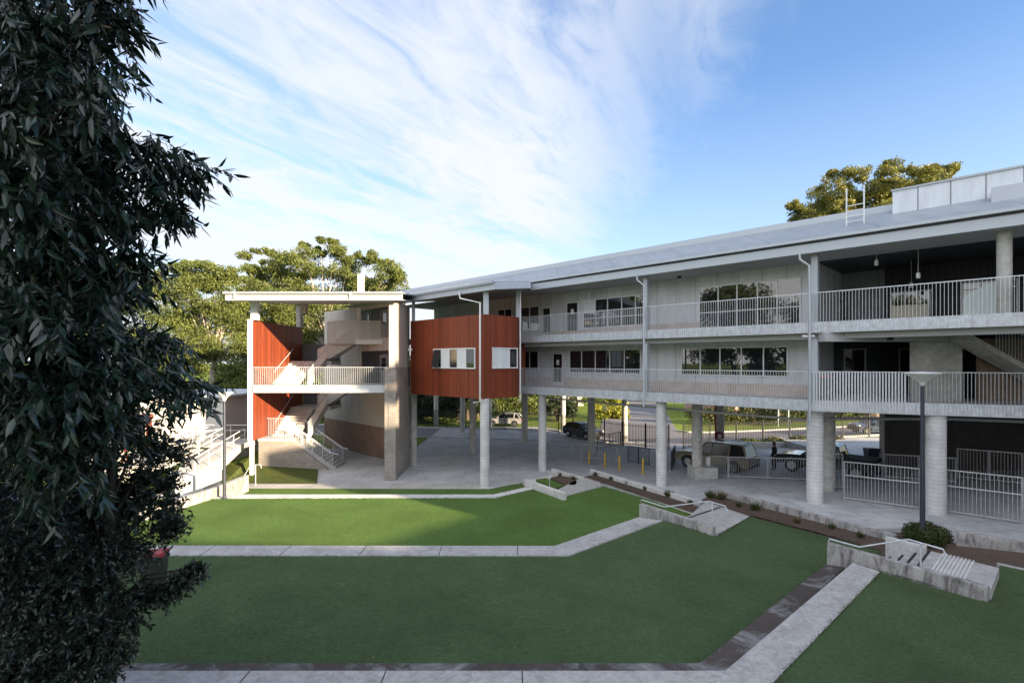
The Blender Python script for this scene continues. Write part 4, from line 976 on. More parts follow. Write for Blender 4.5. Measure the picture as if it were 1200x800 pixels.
MB().fbox(-1.7, -.8, 1.75, 2.15, 9.22, 9.28).build('foot', 'galv', pp)
for k, (s_, lb) in enumerate(((.15, 'pale flip chart board leaning at the right end of the upper gallery'),)):
    bo = empty('display_board', F(s_-.8, 3.4, 9.22), lb, 'board')
    one('fbox', s_-1.2, s_-.5, 3.3, 3.36, 9.7, 10.8).build('board', 'pale_panel', bo); m = MB()
    for q in (-1.15, -.55): m.tube([F(s_+q, 3.4, 9.22), F(s_+q, 3.38, 9.8)], .02, 6)
    m.build('leg', 'black_metal', bo)

# ------------------------------------------------------------------ vehicles
def car(kind, paint, label, loc, rz, name='parked_car', grp=None, cat='car'):
    """nose towards +x, origin at ground centre"""
    r = empty(name, (0, 0, 0), label, cat, grp)
    if kind == 'wagon':
        L2, Wd = 2.42, .93; low = [(-2.35, .42), (-2.42, .62), (-2.40, 1.02), (-1.2, 1.08), (.75, 1.10), (1.75, 1.06), (2.22, .98), (2.40, .80), (2.42, .52), (2.30, .40)]
        gh = [(-2.28, 1.06), (-2.05, 1.72), (-1.8, 1.79), (.1, 1.80), (.35, 1.76), (1.0, 1.10)]; wx = (-1.45, 1.48); wr = .40
    elif kind == 'ute':
        L2, Wd = 2.6, .92; low = [(-2.6, .5), (-2.62, 1.05), (-.75, 1.08), (.85, 1.08), (1.8, 1.05), (2.4, .95), (2.6, .75), (2.6, .5), (2.5, .42)]
        gh = [(-.95, 1.06), (-.75, 1.68), (-.5, 1.76), (.35, 1.76), (1.15, 1.08)]; wx = (-1.6, 1.6); wr = .40
    else:
        L2, Wd = 2.1, .88; low = [(-2.0, .32), (-2.1, .55), (-2.05, .92), (-1.3, .98), (.6, .95), (1.4, .88), (1.95, .74), (2.1, .55), (2.08, .35), (1.95, .28)]
        gh = [(-1.95, .93), (-1.55, 1.38), (-1.0, 1.47), (0, 1.46), (.25, 1.42), (1.05, .92)]; wx = (-1.25, 1.3); wr = .32
    # lower body with wheel arches cut into the outline, sides tucked under
    bot = []
    z0 = low[0][1]
    for cx in wx:
        bot.append([(cx+math.cos(t)*(wr+.07), max(z0, wr+math.sin(t)*(wr+.07))) for t in np.linspace(math.pi, 0, 9)])
    outline = list(low)[::-1]  # from front bottom ... to rear bottom
    outline = low[:1][::-1] + bot[0] + bot[1] + low[::-1][:-1]
    m = MB(); secs = [(-Wd, .0), (-Wd*.985, .02), (Wd*.985, .02), (Wd, 0)]
    n = len(outline); ys_ = [-Wd*.97, -Wd, Wd, Wd*.97]; ins = [.04, 0, 0, .04]
    ring = []
    for yy, ii in zip(ys_, ins):
        base = len(m.v); m.add([(x*(1-ii*.3), yy if z < .95 else yy*.98, z-(ii if z > .9 else 0)) for x, z in outline], []); ring.append(base)
    f = [tuple(ring[0]+i for i in range(n)), tuple(ring[3]+i for i in range(n-1, -1, -1))]
    for k in range(3):
        for i in range(n): f.append((ring[k]+i, ring[k+1]+i, ring[k+1]+(i+1)%n, ring[k]+(i+1)%n))
    m.f += f; m.m += [0]*len(f)
    body = m.build('body', paint, r, True)
    # greenhouse: glass block with painted roof and pillars
    zb = gh[0][1]; zt = max(z for _, z in gh)
    def wy(z): return Wd*.94-(z-zb)/(zt-zb)*.17
    m = MB(); n = len(gh); m.add([(x, -wy(z)+.015, z) for x, z in gh]+[(x, wy(z)-.015, z) for x, z in gh], [tuple(range(n)), tuple(range(2*n-1, n-1, -1))]+[(i, n+i, n+(i+1)%n, (i+1)%n) for i in range(n)])
    m.build('windows', 'car_glass', r)
    m = MB()
    for i in range(1, n-2):
        (x0, a0), (x1, a1) = gh[i], gh[i+1]
        if min(a0, a1) > zt-.12: m.hexa([(x0, -wy(a0)-.005, a0-.03), (x1, -wy(a1)-.005, a1-.03), (x1, wy(a1)+.005, a1-.03), (x0, wy(a0)+.005, a0-.03)], [(x0, -wy(a0)+.03, a0+.03), (x1, -wy(a1)+.03, a1+.03), (x1, wy(a1)-.03, a1+.03), (x0, wy(a0)-.03, a0+.03)])
    m.build('roof', paint, r)
    for sgn in (-1, 1):
        def pil(xb, xt, zt_=zt-.02, w=.05): MB().tube([(xb, sgn*(wy(zb)-.01), zb-.02), (xt, sgn*(wy(zt_)-.005), zt_)], w, 6).build('pillar', paint, r, True)
        pil(gh[-1][0]-.03, gh[-2][0]-.02, gh[-2][1]-.01, .045); pil(gh[0][0]+.04, gh[1][0]+.03, gh[1][1], .06)
        if kind != 'ute': pil(-.05, -.12); pil(-1.15, -1.2)
    for sgn in (-1, 1):
        for cx in wx:
            w = MB().tube([(cx, sgn*(Wd-.22), wr), (cx, sgn*(Wd-.01), wr)], wr, 24).build('wheel', 'black_rubber', r, True)
            MB().tube([(cx, sgn*(Wd-.02), wr), (cx, sgn*(Wd+.008), wr)], wr*.6, 18).build('rim', 'chrome', w, True)
        MB().box(L2-.22, L2-.015, sgn*(Wd*.72)-.16, sgn*(Wd*.72)+.16, .68, .86).build('headlight', 'lamp_clear', r, bevel=.03)
        MB().box(-L2+.0, -L2+.1, sgn*(Wd*.86)-.08, sgn*(Wd*.86)+.08, .72, 1.0).build('tail_light', 'red_lamp', r, bevel=.01)
        MB().box(.62, .80, sgn*(Wd+.1)-.09, sgn*(Wd+.1)+.09, zb+.02, zb+.18).build('mirror', paint, r, bevel=.03)
        if kind != 'ute':
            for hx in (.15, -.9): MB().box(hx-.1, hx+.1, sgn*Wd-.02, sgn*Wd+.02, zb-.16, zb-.12).build('door_handle', 'chrome', r)
    MB().box(L2-.08, L2+.03, -Wd*.85, Wd*.85, .42, .58).build('bumper', 'black_rubber', r, bevel=.03)
    MB().box(-L2-.03, -L2+.08, -Wd*.85, Wd*.85, .42, .58).build('bumper', 'black_rubber', r, bevel=.03)
    MB().box(L2-.03, L2+.012, -.45, .45, .64, .82).build('grille', 'black_metal', r)
    if kind == 'wagon':
        m = MB()
        for sgn in (-1, 1): m.tube([(-1.9, sgn*.66, 1.86), (.1, sgn*.66, 1.87)], .02, 6)
        m.build('roof_rack', 'chrome', r)
    if kind == 'ute':
        MB().box(-2.5, -.85, -.84, .84, 1.06, 1.16).build('tray_cover', 'black_rubber', r, bevel=.02)
    r.location = loc; r.rotation_euler = (0, 0, rz); return r
c = F(-14.1, 7.0); car('wagon', 'gold_paint', 'gold beige station wagon parked nose left under the building beside the plinth', (*c, zpl(*c)), R(135))
c = F(-8.1, 8.2); car('ute', 'black_paint', 'black pickup parked in the undercroft behind the person in black', (*c, zpl(*c)), R(135), 'parked_pickup', cat='pickup')
c = (33.5, 47.2); car('hatch', 'blue_paint', 'dark blue car on the street at the far right beyond the picket fence', (*c, zpl(*c)), R(180))
c = (7.0, 50.4); car('hatch', 'black_paint', 'dark car on the street behind the corner of the picket fence', (*c, zpl(*c)), R(125+180))
c = (-.8, 60); car('hatch', 'white_car_paint', 'white car on the street seen through the undercroft beside the corner column', (*c, zpl(*c)-.02), R(170))

# fire riser and hose reel beside a column
x, y, z = (840-600)/600*36.4, 36.4, zpl(14.56, 36.4)
fr_ = empty('fire_hose_reel', (x, y, z), 'red fire pipe with round hose reel on a column behind the gold wagon', 'hose reel')
MB().tube([(x-.1, y, z), (x-.1, y, 5.2)], .06, 8).build('riser_pipe', 'red_pipe', fr_, True)
MB().tube([(x+.15, y-.12, z+1.75), (x+.15, y+.05, z+1.75)], .3, 20).build('reel', 'red_pipe', fr_, True)
MB().tube([(x+.15, y-.14, z+1.75), (x+.15, y-.10, z+1.75)], .14, 16).build('hub', 'white_paint', fr_, True)
# house across the street, sign posts
H1 = empty('house', (26, 72, 0), 'pinkish brick house across the street behind shrubs', 'house')
one('box', 27, 44, 70, 80, 0, 3.2).build('wall', 'pink_wall', H1)
m = MB(); m.add([(26, 69, 3.2), (45, 69, 3.2), (45, 81, 3.2), (26, 81, 3.2), (31, 75, 6), (40, 75, 6)], [(0, 1, 5, 4), (1, 2, 5), (2, 3, 4, 5), (3, 0, 4), (3, 2, 1, 0)]); m.build('roof', 'cool_wall', H1)
for k in range(4): ywin(28.5+k*3.8, 30.3+k*3.8, 1.0, 2.3, 69.99, H1)
H2 = empty('house', (3, 85, 0), 'cream house beyond the street hedge left of the side road', 'house')
one('box', -8, 12, 86, 94, 0, 3.0).build('wall', 'white_render', H2); m = MB(); m.add([(-9, 85, 3), (13, 85, 3), (13, 95, 3), (-9, 95, 3), (-4, 90, 5.6), (8, 90, 5.6)], [(0, 1, 5, 4), (1, 2, 5), (2, 3, 4, 5), (3, 0, 4), (3, 2, 1, 0)]); m.build('roof', 'pink_wall', H2)
for px, lb in ((912, 'thin pale street pole, left of the pair across the road'), (924, 'thin pale street pole, right of the pair across the road')):
    x, y = (px-600)/600*56, 56; tag(MB().lathe((x, y, .3), [(.06, 0), (.05, 6.5)], 10).build('street_pole', 'galv', None, True), lb, 'pole')

# ------------------------------------------------------------------ vegetation
def leaves_mesh(name, C, D, U, length, width, mat, parent, fold=.25):
    """C centres(base) Nx3, D direction Nx3, U side Nx3 -> folded leaf of 5 verts, 2 quads"""
    N_ = len(C); ln = length[:, None]; wd = width[:, None]
    nrm = np.cross(D, U)
    v = np.empty((N_, 5, 3)); v[:, 0] = C; v[:, 1] = C+D*ln*.42+U*wd*.5+nrm*wd*fold; v[:, 2] = C+D*ln-nrm*wd*fold*.6; v[:, 3] = C+D*ln*.42-U*wd*.5+nrm*wd*fold; v[:, 4] = C+D*ln*.5
    o_ = np.array(org(parent)); v = (v-o_).reshape(-1, 3)
    idx = (np.arange(N_)*5)[:, None, None]+np.array([[0, 1, 2, 4], [0, 4, 2, 3]])[None]
    idx = idx.reshape(-1)
    me = bpy.data.meshes.new(name); me.vertices.add(N_*5); me.vertices.foreach_set('co', v.ravel())
    me.loops.add(len(idx)); me.loops.foreach_set('vertex_index', idx); me.polygons.add(N_*2); me.polygons.foreach_set('loop_start', np.arange(N_*2)*4)
    me.polygons.foreach_set('loop_total', np.full(N_*2, 4)); me.update(calc_edges=True); me.materials.append(MATS[mat])
    o = bpy.data.objects.new(name, me); COL.objects.link(o)
    if parent: o.parent = parent
    ORG[o.name] = org(parent); return o
def leaves_fine(name, C, D, U, length, width, mat, parent):
    N_ = len(C); ln = length[:, None]; wd = width[:, None]; nrm = np.cross(D, U); v = np.empty((N_, 8, 3))
    bend = rng.uniform(.03, .16, (N_, 1))
    v[:, 0] = C; v[:, 1] = C+D*ln*.28+U*wd*.46+nrm*wd*.16; v[:, 2] = C+D*ln*.62+U*wd*.38+nrm*(wd*.12-ln*bend*.5); v[:, 3] = C+D*ln-nrm*ln*bend
    v[:, 4] = C+D*ln*.62-U*wd*.38+nrm*(wd*.12-ln*bend*.5); v[:, 5] = C+D*ln*.28-U*wd*.46+nrm*wd*.16; v[:, 6] = C+D*ln*.28; v[:, 7] = C+D*ln*.62-nrm*ln*bend*.5
    v = (v-np.array(org(parent))).reshape(-1, 3); q = [(0, 1, 6), (0, 6, 5), (1, 2, 7, 6), (6, 7, 4, 5), (2, 3, 7), (7, 3, 4)]
    fl = np.concatenate([np.array(f) for f in q]); sz = np.array([len(f) for f in q]); idx = ((np.arange(N_)*8)[:, None]+fl[None]).reshape(-1); tot = np.tile(sz, N_); st = np.concatenate([[0], np.cumsum(tot)[:-1]])
    me = bpy.data.meshes.new(name); me.vertices.add(N_*8); me.vertices.foreach_set('co', v.ravel()); me.loops.add(len(idx)); me.loops.foreach_set('vertex_index', idx)
    me.polygons.add(len(tot)); me.polygons.foreach_set('loop_start', st); me.polygons.foreach_set('loop_total', tot); me.update(calc_edges=True); me.materials.append(MATS[mat])
    me.polygons.foreach_set('use_smooth', np.ones(len(tot), bool)); o = bpy.data.objects.new(name, me); COL.objects.link(o); o.parent = parent; ORG[o.name] = org(parent); return o
def unit(a): return a/np.maximum(1e-6, np.linalg.norm(a, axis=1, keepdims=True))
def tree(base, H, crowns, label, mat, n, leaf=.28, name='tree', bark='bark', group=None, trunk_r=.35, cat='tree', blobr=(.18, .34), shell=.75, nb=26, limbs=True):
    """crowns: list of (cx,cy,cz,rx,ry,rz) ellipsoids relative to base; foliage sits in blobs spread through them"""
    root = empty(name, base, label, cat, group); bx, by, bz = base
    Cs = []; tot = sum(c[3]*c[5] for c in crowns); tips = []
    for c in crowns:
        k = max(4, int(nb*c[3]*c[5]/tot)); p = unit(rng.normal(size=(k, 3)))*(rng.uniform(.35, 1, (k, 1))**.5)
        p[:, 2] = np.where(p[:, 2] < -.4, p[:, 2]*.6, p[:, 2])
        ctr = np.array(c[:3])+p*np.array(c[3:6])*.78; rr = rng.uniform(*blobr, k)*min(c[3], c[5])
        tips += [tuple(x) for x in ctr[:3]]
        w = rr**2; w /= w.sum(); cnt = (w*n*c[3]*c[5]/tot).astype(int)
        for q, r_, m_ in zip(ctr, rr, cnt):
            if m_ < 3: continue
            # each blob is itself a handful of small tufts
            nt_ = 7; tc_ = q+unit(rng.normal(size=(nt_, 3)))*r_*rng.uniform(.3, .85, (nt_, 1))*np.array([1.15, 1.15, .7])
            ti = rng.integers(0, nt_, m_); d_ = unit(rng.normal(size=(m_, 3))); rad = rng.uniform(.2, 1, (m_, 1))**(1/2.2)
            Cs.append(tc_[ti]+d_*rad*r_*.52*np.array([1.1, 1.1, .75]))
    C = np.concatenate(Cs)+np.array(base); N_ = len(C)
    D = unit(rng.normal(size=(N_, 3))+np.array([0, 0, -.25])); U = unit(np.cross(D, unit(rng.normal(size=(N_, 3)))))
    leaves_mesh('crown', C, D, U, rng.uniform(.7, 1.3, N_)*leaf, rng.uniform(.45, .8, N_)*leaf, mat, root, .2)
    top = max(c[2] for c in crowns)
    m = MB(); p0 = Vector(base); fork = Vector((bx+rng.uniform(-.3, .3), by, bz+H*.38))
    m.tube([p0-Vector((0, 0, .3)), p0.lerp(fork, .5)+Vector((rng.uniform(-.15, .15), 0, 0)), fork], [trunk_r*1.2, trunk_r*.9, trunk_r*.75], 8)
    if limbs:
        for t in tips:
            t = Vector(t)+Vector(base); mid = fork.lerp(t, .5)+Vector((rng.uniform(-.4, .4), rng.uniform(-.4, .4), .3)); m.tube([fork, mid, mid.lerp(t, .7)], [trunk_r*.30, trunk_r*.15, trunk_r*.05], 6)
    m.build('trunk', bark, root, True)
    return root
def tcr(px, py, Y, rpx, rpy, base, ry=None):
    x, y, z = W(px, py, Y); return (x-base[0], y-base[1], z-base[2], rpx*Y/600, (ry or rpx*Y/600*.8), rpy*Y/600)
def tree_at(px, Y, crowns_px, label, mat, n, leaf, **k):
    b = ((px-600)/600*Y, Y, 0); cr = [tcr(cx, cy, Y+dy, rx, ry, b) for cx, cy, rx, ry, dy in crowns_px]
    return tree(b, max(c[2]+c[5] for c in cr), cr, label, mat, n, leaf, **k)
GRPL = 'tall gum trees behind the stair block'
tree_at(385, 62, [(350, 310, 55, 30, 0), (380, 310, 60, 32, 0), (440, 325, 45, 32, 0), (300, 310, 30, 24, 0), (345, 345, 50, 40, 2), (400, 375, 60, 50, 0), (310, 300, 22, 14, 0), (455, 315, 22, 14, 0), (345, 292, 28, 14, 0), (462, 335, 26, 24, 0), (340, 385, 60, 40, 0), (400, 410, 60, 40, 2), (330, 350, 60, 36, -2), (415, 300, 40, 18, 0), (380, 292, 34, 16, 0), (430, 350, 50, 30, 3)],
        'large yellow green gum tree rising over the flat roof and white flue', 'leaf_gum', 100000, .24, bark='bark_pale', group=GRPL, trunk_r=.5, nb=190, blobr=(.26, .46))
tree_at(250, 56, [(215, 330, 50, 28, 0), (255, 325, 36, 24, 0), (240, 350, 55, 40, 0), (262, 400, 45, 50, 0), (205, 400, 50, 50, 0), (230, 320, 34, 18, 0), (262, 322, 22, 14, 0), (290, 440, 40, 40, 0)],
        'yellow green gum tree left of the red side wall above the left lamp post', 'leaf_gum', 70000, .22, bark='bark_pale', group=GRPL, trunk_r=.45, nb=190, blobr=(.26, .46))
tree_at(175, 66, [(165, 330, 40, 28, 0), (140, 380, 60, 50, 0), (185, 425, 60, 40, 0), (90, 340, 60, 60, 0)],
        'gum tree furthest left, glimpsed between the dark foreground leaves', 'leaf_gum', 40000, .28, bark='bark_pale', group=GRPL, nb=100, blobr=(.26, .46))
tree_at(330, 78, [(330, 400, 60, 50, 0), (380, 380, 60, 50, 0), (300, 370, 50, 50, 0), (420, 360, 50, 40, 0), (380, 440, 60, 40, 0), (280, 455, 60, 40, 0), (290, 330, 30, 25, 0)],
        'darker olive tree filling in behind the stair flights', 'leaf_olive', 70000, .32, bark='bark', group=GRPL, nb=100, blobr=(.28, .50))
tree_at(230, 62, [(235, 465, 50, 22, 0), (285, 462, 36, 20, 0), (180, 460, 50, 24, 0), (130, 455, 50, 30, 0)],
        'low dense trees along the wall behind the white building', 'leaf_olive', 34000, .24, nb=100, blobr=(.28, .50))
tree_at(1022, 54, [(1015, 222, 62, 28, 0), (960, 245, 42, 24, 0), (1075, 218, 48, 22, 0), (1040, 262, 90, 30, 0), (1000, 300, 90, 40, 0), (1045, 205, 40, 16, 0), (1100, 210, 26, 16, 0), (985, 215, 36, 18, 0), (930, 250, 22, 16, 0), (1040, 235, 90, 24, 3), (1015, 225, 95, 32, 2), (1060, 212, 50, 22, -2), (1098, 208, 34, 18, 0), (1118, 204, 18, 11, 0)],
        'broad golden fig tree rising behind the roof ladder', 'leaf_fig', 80000, .22, trunk_r=.6, nb=190, blobr=(.26, .44))
# behind the undercroft
for i, (px, Y, cx, cy, rx, ry, mt, lb, n_) in enumerate((
    (500, 70, 500, 440, 45, 35, 'leaf_shade', 'dark tree at the left end of the undercroft view', 6000),
    (548, 66, 540, 445, 40, 30, 'leaf_shade', 'dark tree with trunk left of the white corner column seen below the red box', 6000),
    (522, 82, 525, 430, 60, 40, 'leaf_shade', 'deeper dark tree between two undercroft trunks below the red box', 7000),
    (495, 64, 500, 475, 26, 20, 'leaf_shade', 'low dark shrub at the left end of the undercroft view', 5000),
    (535, 63, 535, 470, 22, 14, 'leaf_shade', 'low dark shrub between the leftmost undercroft trunks', 4000),
    (560, 67, 562, 474, 22, 16, 'leaf_shade', 'low dark shrub just left of the corner column', 4000),
    (590, 72, 590, 467, 28, 18, 'leaf_hedge', 'round green street tree right of the white corner column', 5000),
    (622, 75, 622, 468, 30, 17, 'leaf_hedge', 'leafy green street tree below the right end of the red box', 5000),
    (655, 64, 655, 480, 26, 14, 'leaf_shade', 'dark green garden shrub behind the blue parked car', 5000),
    (718, 68, 716, 480, 28, 17, 'leaf_yellow', 'bright yellow green shrub on the left of the side road', 5000),
    (675, 80, 672, 462, 40, 20, 'leaf_olive', 'olive shrub beyond the yellow shrub and the dark car', 5000),
    (627, 84, 627, 461, 22, 8, 'leaf_pink', 'pink flowering shrub beyond the street', 2500),
    (770, 100, 770, 455, 60, 26, 'leaf_olive', 'distant tree at the end of the side road', 6000),
    (870, 66, 870, 470, 50, 16, 'leaf_bush', 'low dark garden hedge across the road behind the gold wagon', 6000),
    (950, 67, 950, 470, 50, 16, 'leaf_bush', 'low dark garden hedge right of the pair of street poles', 6000),
    (1020, 62, 1022, 478, 22, 9, 'leaf_yellow', 'small bright yellow shrub above the dark blue car', 3500),
    (700, 95, 700, 440, 60, 30, 'leaf_hedge', 'tall green tree far behind the street left of the side road', 6000),
    (860, 90, 860, 435, 80, 30, 'leaf_olive', 'tall olive tree far behind the street right of the side road', 7000),
    (590, 98, 590, 440, 70, 30, 'leaf_olive', 'tall olive tree far beyond the street behind the red box', 6000),
    )):
    b = ((px-600)/600*Y, Y, 0); cr = [tcr(cx, cy, Y, rx, ry, b)]
    tree(b, cr[0][2]+cr[0][5], cr, lb, mt, n_, .3, nb=26, blobr=(.3, .5), trunk_r=.22, group='trees and shrubs across the street')
# hedge along the fence inside (front of the road)
def foliage_box(x0, x1, y0, y1, h, n, mat, label, leaf=.13):
    c0 = ((x0+x1)/2, (y0+y1)/2, zpl((x0+x1)/2, (y0+y1)/2)); r = empty('hedge', c0, label, 'hedge')
    C = np.stack([rng.uniform(x0, x1, n), rng.uniform(y0, y1, n), np.zeros(n)], 1); C[:, 2] = np.array([zpl(a, b) for a, b in C[:, :2]])+h*rng.uniform(0, 1, n)**.5*(.85+.15*np.sin(C[:, 0]*3))
    D = unit(rng.normal(size=(n, 3))); U = unit(np.cross(D, rng.normal(size=(n, 3)))); leaves_mesh('foliage', C, D, U, np.full(n, leaf), np.full(n, leaf*.7), mat, r)
foliage_box(16.5, 27, 41.5, 42.6, .75, 5000, 'leaf_bush', 'low clipped hedge along the picket fence behind the gold wagon')
foliage_box(21, 62, 60, 62, 1.9, 16000, 'leaf_bush', 'long dark garden hedge on the far side of the road behind the gold wagon', .24)
foliage_box(-22, 8, 70, 72.5, 2.4, 14000, 'leaf_olive', 'uneven green hedge across the street seen left and right of the white corner column', .26)
foliage_box(-24, -6, 60.5, 62.5, 3.6, 12000, 'leaf_shade', 'tall dark hedge beyond the fence at the left end of the undercroft', .24)
tag(MB().box(16.5, 30, 41.1, 41.3, .2, 1.0).build('planter_wall', 'white_concrete'), 'low white planter wall in front of the hedge along the picket fence', 'wall')

# grassy plants in the beds
def tuft(x, y, z, r, h, n, label, mat='leaf_bush', group='small strappy plants in the mulch beds', name='strappy_plant', cat='plant'):
    root = empty(name, (x, y, z), label, cat, group); a = rng.uniform(0, 2*math.pi, n); t = rng.uniform(.1, 1, n)
    C = np.stack([x+np.cos(a)*r*.35*t, y+np.sin(a)*r*.35*t, np.full(n, z)], 1); D = unit(np.stack([np.cos(a)*t*r, np.sin(a)*t*r, np.full(n, h)], 1))
    U = unit(np.cross(D, rng.normal(size=(n, 3)))); leaves_mesh('foliage', C, D, U, rng.uniform(.6, 1.1, n)*h, np.full(n, .03+.02*h), mat, root, .1)
where = [(697, 557, .5, 'by the left end of the long mulch bed'), (716, 562, .5, 'second from the left in the long mulch bed'), (735, 567, .5, 'in the middle of the long mulch bed'), (756, 574, .5, 'right of the middle of the long mulch bed'),
         (783, 582, .5, 'largest, towards the right end of the long mulch bed'), (809, 591, .5, 'at the right end of the long mulch bed'), (656, 558, .5, 'in the small bed by its left corner'), (672, 562, .5, 'in the small bed by its right corner'),
         (832, 583, .9, 'at the left tip of the stained wall bed'), (845, 585, .9, 'beside the left tip of the stained wall bed'), (866, 594, .9, 'a third along the stained wall bed'), (886, 598, .9, 'before the white end of the stained wall bed'), (935, 613, .9, 'in the middle of the stained wall bed'), (975, 620, .9, 'right of the middle of the stained wall bed'), (1008, 630, .9, 'at the right end of the stained wall bed')]
for i, (px, py, z, t) in enumerate(where):
    x, y = G(px, py, z); big = (i in (4, 8, 9, 11)); tuft(x, y, z, .35 if big else .22, .42 if big else .28, 90 if big else 45, ('dark green strappy plant ' if i % 2 else 'dull green strappy plant ')+t)
rb_ = empty('round_bush', (14.6, 18.2, .95), 'round dense green bush around the foot of the right lamp post', 'bush')
n = 9000; d_ = unit(rng.normal(size=(n, 3))); C = np.array([14.75, 18.25, 1.3])+d_*(rng.uniform(.3, 1, (n, 1))**.4)*np.array([.72, .6, .42])*(1+.15*np.sin(d_[:, :1]*9)); C = C[C[:, 2] > .95]
n = len(C); D = unit(rng.normal(size=(n, 3))+np.array([0, 0, .5])); U = unit(np.cross(D, rng.normal(size=(n, 3)))); leaves_mesh('foliage', C, D, U, np.full(n, .07), np.full(n, .04), 'leaf_bush', rb_)
# foreground tree -----------------------------------------------------------------
def fg_tree(base, clumps, label, mat, leaf, wr, per, spray_len, name, droop, trunk_r, seed, group=None):
    g = np.random.default_rng(seed); root = empty(name, base, label, 'tree', group); Cs, Ds, Us, Ls, Ws = [], [], [], [], []; tw = MB(); Bv = Vector(base)
    ctrs = []
    for (px, py, Y, rp) in clumps:
        c = np.array(W(px, py, Y)); r_ = rp*Y/600; ctrs.append((c, r_)); k = int(per*max(.35, r_)**2)
        for _ in range(k):
            d = g.normal(size=3); d /= np.linalg.norm(d); p = c+d*r_*g.uniform(.1, .92)*np.array([1, 1, .9])
            out = p-np.array([base[0], base[1], p[2]]); out /= (np.linalg.norm(out)+1e-6)
            di = out*.8+g.normal(size=3)*.55+np.array([0, 0, -droop]); di /= np.linalg.norm(di)
            sl = spray_len*g.uniform(.6, 1.2); m_ = int(g.integers(9, 15)); side = np.cross(di, g.normal(size=3)); side /= np.linalg.norm(side)
            pts = []
            for j in range(m_):
                t = (j+1)/m_; q = p+di*sl*t+np.array([0, 0, -.22*sl*t*t]); pts.append(q)
                s_ = side*(1 if j % 2 else -1); ld = di*g.uniform(.3, .9)+s_*g.uniform(.4, 1)+np.array([0, 0, -droop*g.uniform(.3, 1.6)])+g.normal(size=3)*.25; ld /= np.linalg.norm(ld)
                Cs.append(q); Ds.append(ld); u = np.cross(ld, np.array([0, 0, 1.])+g.normal(size=3)*.6); u /= (np.linalg.norm(u)+1e-6); Us.append(u)
                l_ = leaf*g.uniform(.6, 1.25); Ls.append(l_); Ws.append(l_*wr*g.uniform(.8, 1.2))
            if g.uniform() < .4: tw.tube([Vector(p), Vector(pts[m_//2]), Vector(pts[-1])], [.007, .005, .002], 4)
    C = np.array(Cs); leaves_fine('foliage', C, np.array(Ds), np.array(Us), np.array(Ls), np.array(Ws), mat, root)
    H_ = max(c[2] for c, _ in ctrs)
    tr = MB(); tr.tube([Bv-Vector((0, 0, .3)), Bv+Vector((.1, 0, (H_-base[2])*.35)), Bv+Vector((.0, .1, (H_-base[2])*.75)), Bv+Vector((.2, 0, H_-base[2]))], [trunk_r, trunk_r*.85, trunk_r*.55, trunk_r*.15], 10)
    for c, r_ in ctrs:
        zf_ = base[2]+(c[2]-base[2])*.75; s0 = Vector((base[0], base[1], zf_)); e = Vector(c); mid = s0.lerp(e, .5)+Vector((0, 0, .25)); tr.tube([s0, mid, e], [trunk_r*.3, trunk_r*.18, .012], 6)
    tr.build('trunk', 'bark_dark', root, True)
    if tw.v: tw.build('twig', 'bark_dark', root)
    print(name, 'leaves', len(C)); return root
CL = [(15, -60, 5.6, 110), (90, -40, 5.2, 60), (20, 20, 5.0, 85), (92, 30, 5.4, 42), (128, 8, 5.2, 26), (35, 100, 5.8, 85), (98, 95, 5.0, 40), (110, 140, 5.8, 45), (15, 190, 5.2, 100), (110, 190, 6.2, 62), (170, 170, 6.4, 40), (212, 185, 6.8, 30),
      (188, 208, 6.6, 34), (55, 270, 6.0, 95), (140, 245, 6.2, 52), (185, 240, 6.6, 26), (25, 360, 5.4, 95), (118, 320, 6.4, 50), (150, 300, 6.2, 20), (85, 400, 6.0, 80), (140, 385, 6.4, 38), (185, 392, 6.8, 18), (20, 450, 5.4, 85), (115, 450, 5.8, 58),
      (175, 432, 6.2, 40), (215, 445, 6.8, 22), (60, 520, 5.8, 70), (130, 470, 6.4, 40), (-60, 100, 6.5, 120), (-60, 300, 6.5, 130), (-50, 480, 6.5, 110), (60, 330, 7.6, 90), (60, 180, 7.6, 90), (60, 60, 7.4, 80), (70, 450, 7.6, 80)]
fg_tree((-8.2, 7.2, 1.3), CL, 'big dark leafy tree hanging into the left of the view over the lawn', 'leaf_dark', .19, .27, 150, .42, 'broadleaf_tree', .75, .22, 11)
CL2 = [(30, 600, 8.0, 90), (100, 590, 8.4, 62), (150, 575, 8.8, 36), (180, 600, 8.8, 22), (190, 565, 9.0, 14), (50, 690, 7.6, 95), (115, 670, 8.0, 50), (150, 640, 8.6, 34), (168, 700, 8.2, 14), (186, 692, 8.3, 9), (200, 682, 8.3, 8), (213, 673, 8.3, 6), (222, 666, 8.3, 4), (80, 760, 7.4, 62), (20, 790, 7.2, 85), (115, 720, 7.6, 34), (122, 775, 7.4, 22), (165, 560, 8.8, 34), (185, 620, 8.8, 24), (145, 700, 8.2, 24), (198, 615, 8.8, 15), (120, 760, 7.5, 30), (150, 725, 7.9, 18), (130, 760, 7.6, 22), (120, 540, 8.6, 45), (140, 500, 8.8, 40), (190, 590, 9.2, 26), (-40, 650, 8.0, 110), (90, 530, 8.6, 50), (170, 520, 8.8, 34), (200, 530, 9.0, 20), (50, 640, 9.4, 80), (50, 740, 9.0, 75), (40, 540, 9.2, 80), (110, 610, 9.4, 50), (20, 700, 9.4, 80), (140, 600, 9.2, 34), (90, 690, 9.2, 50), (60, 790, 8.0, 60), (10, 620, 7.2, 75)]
fg_tree((-6.6, 8.3, 1.33), CL2, 'dense small leaved dark shrub tree at the lower left in front of the lawn', 'leaf_small', .080, .46, 400, .26, 'understorey_tree', .15, .12, 5)

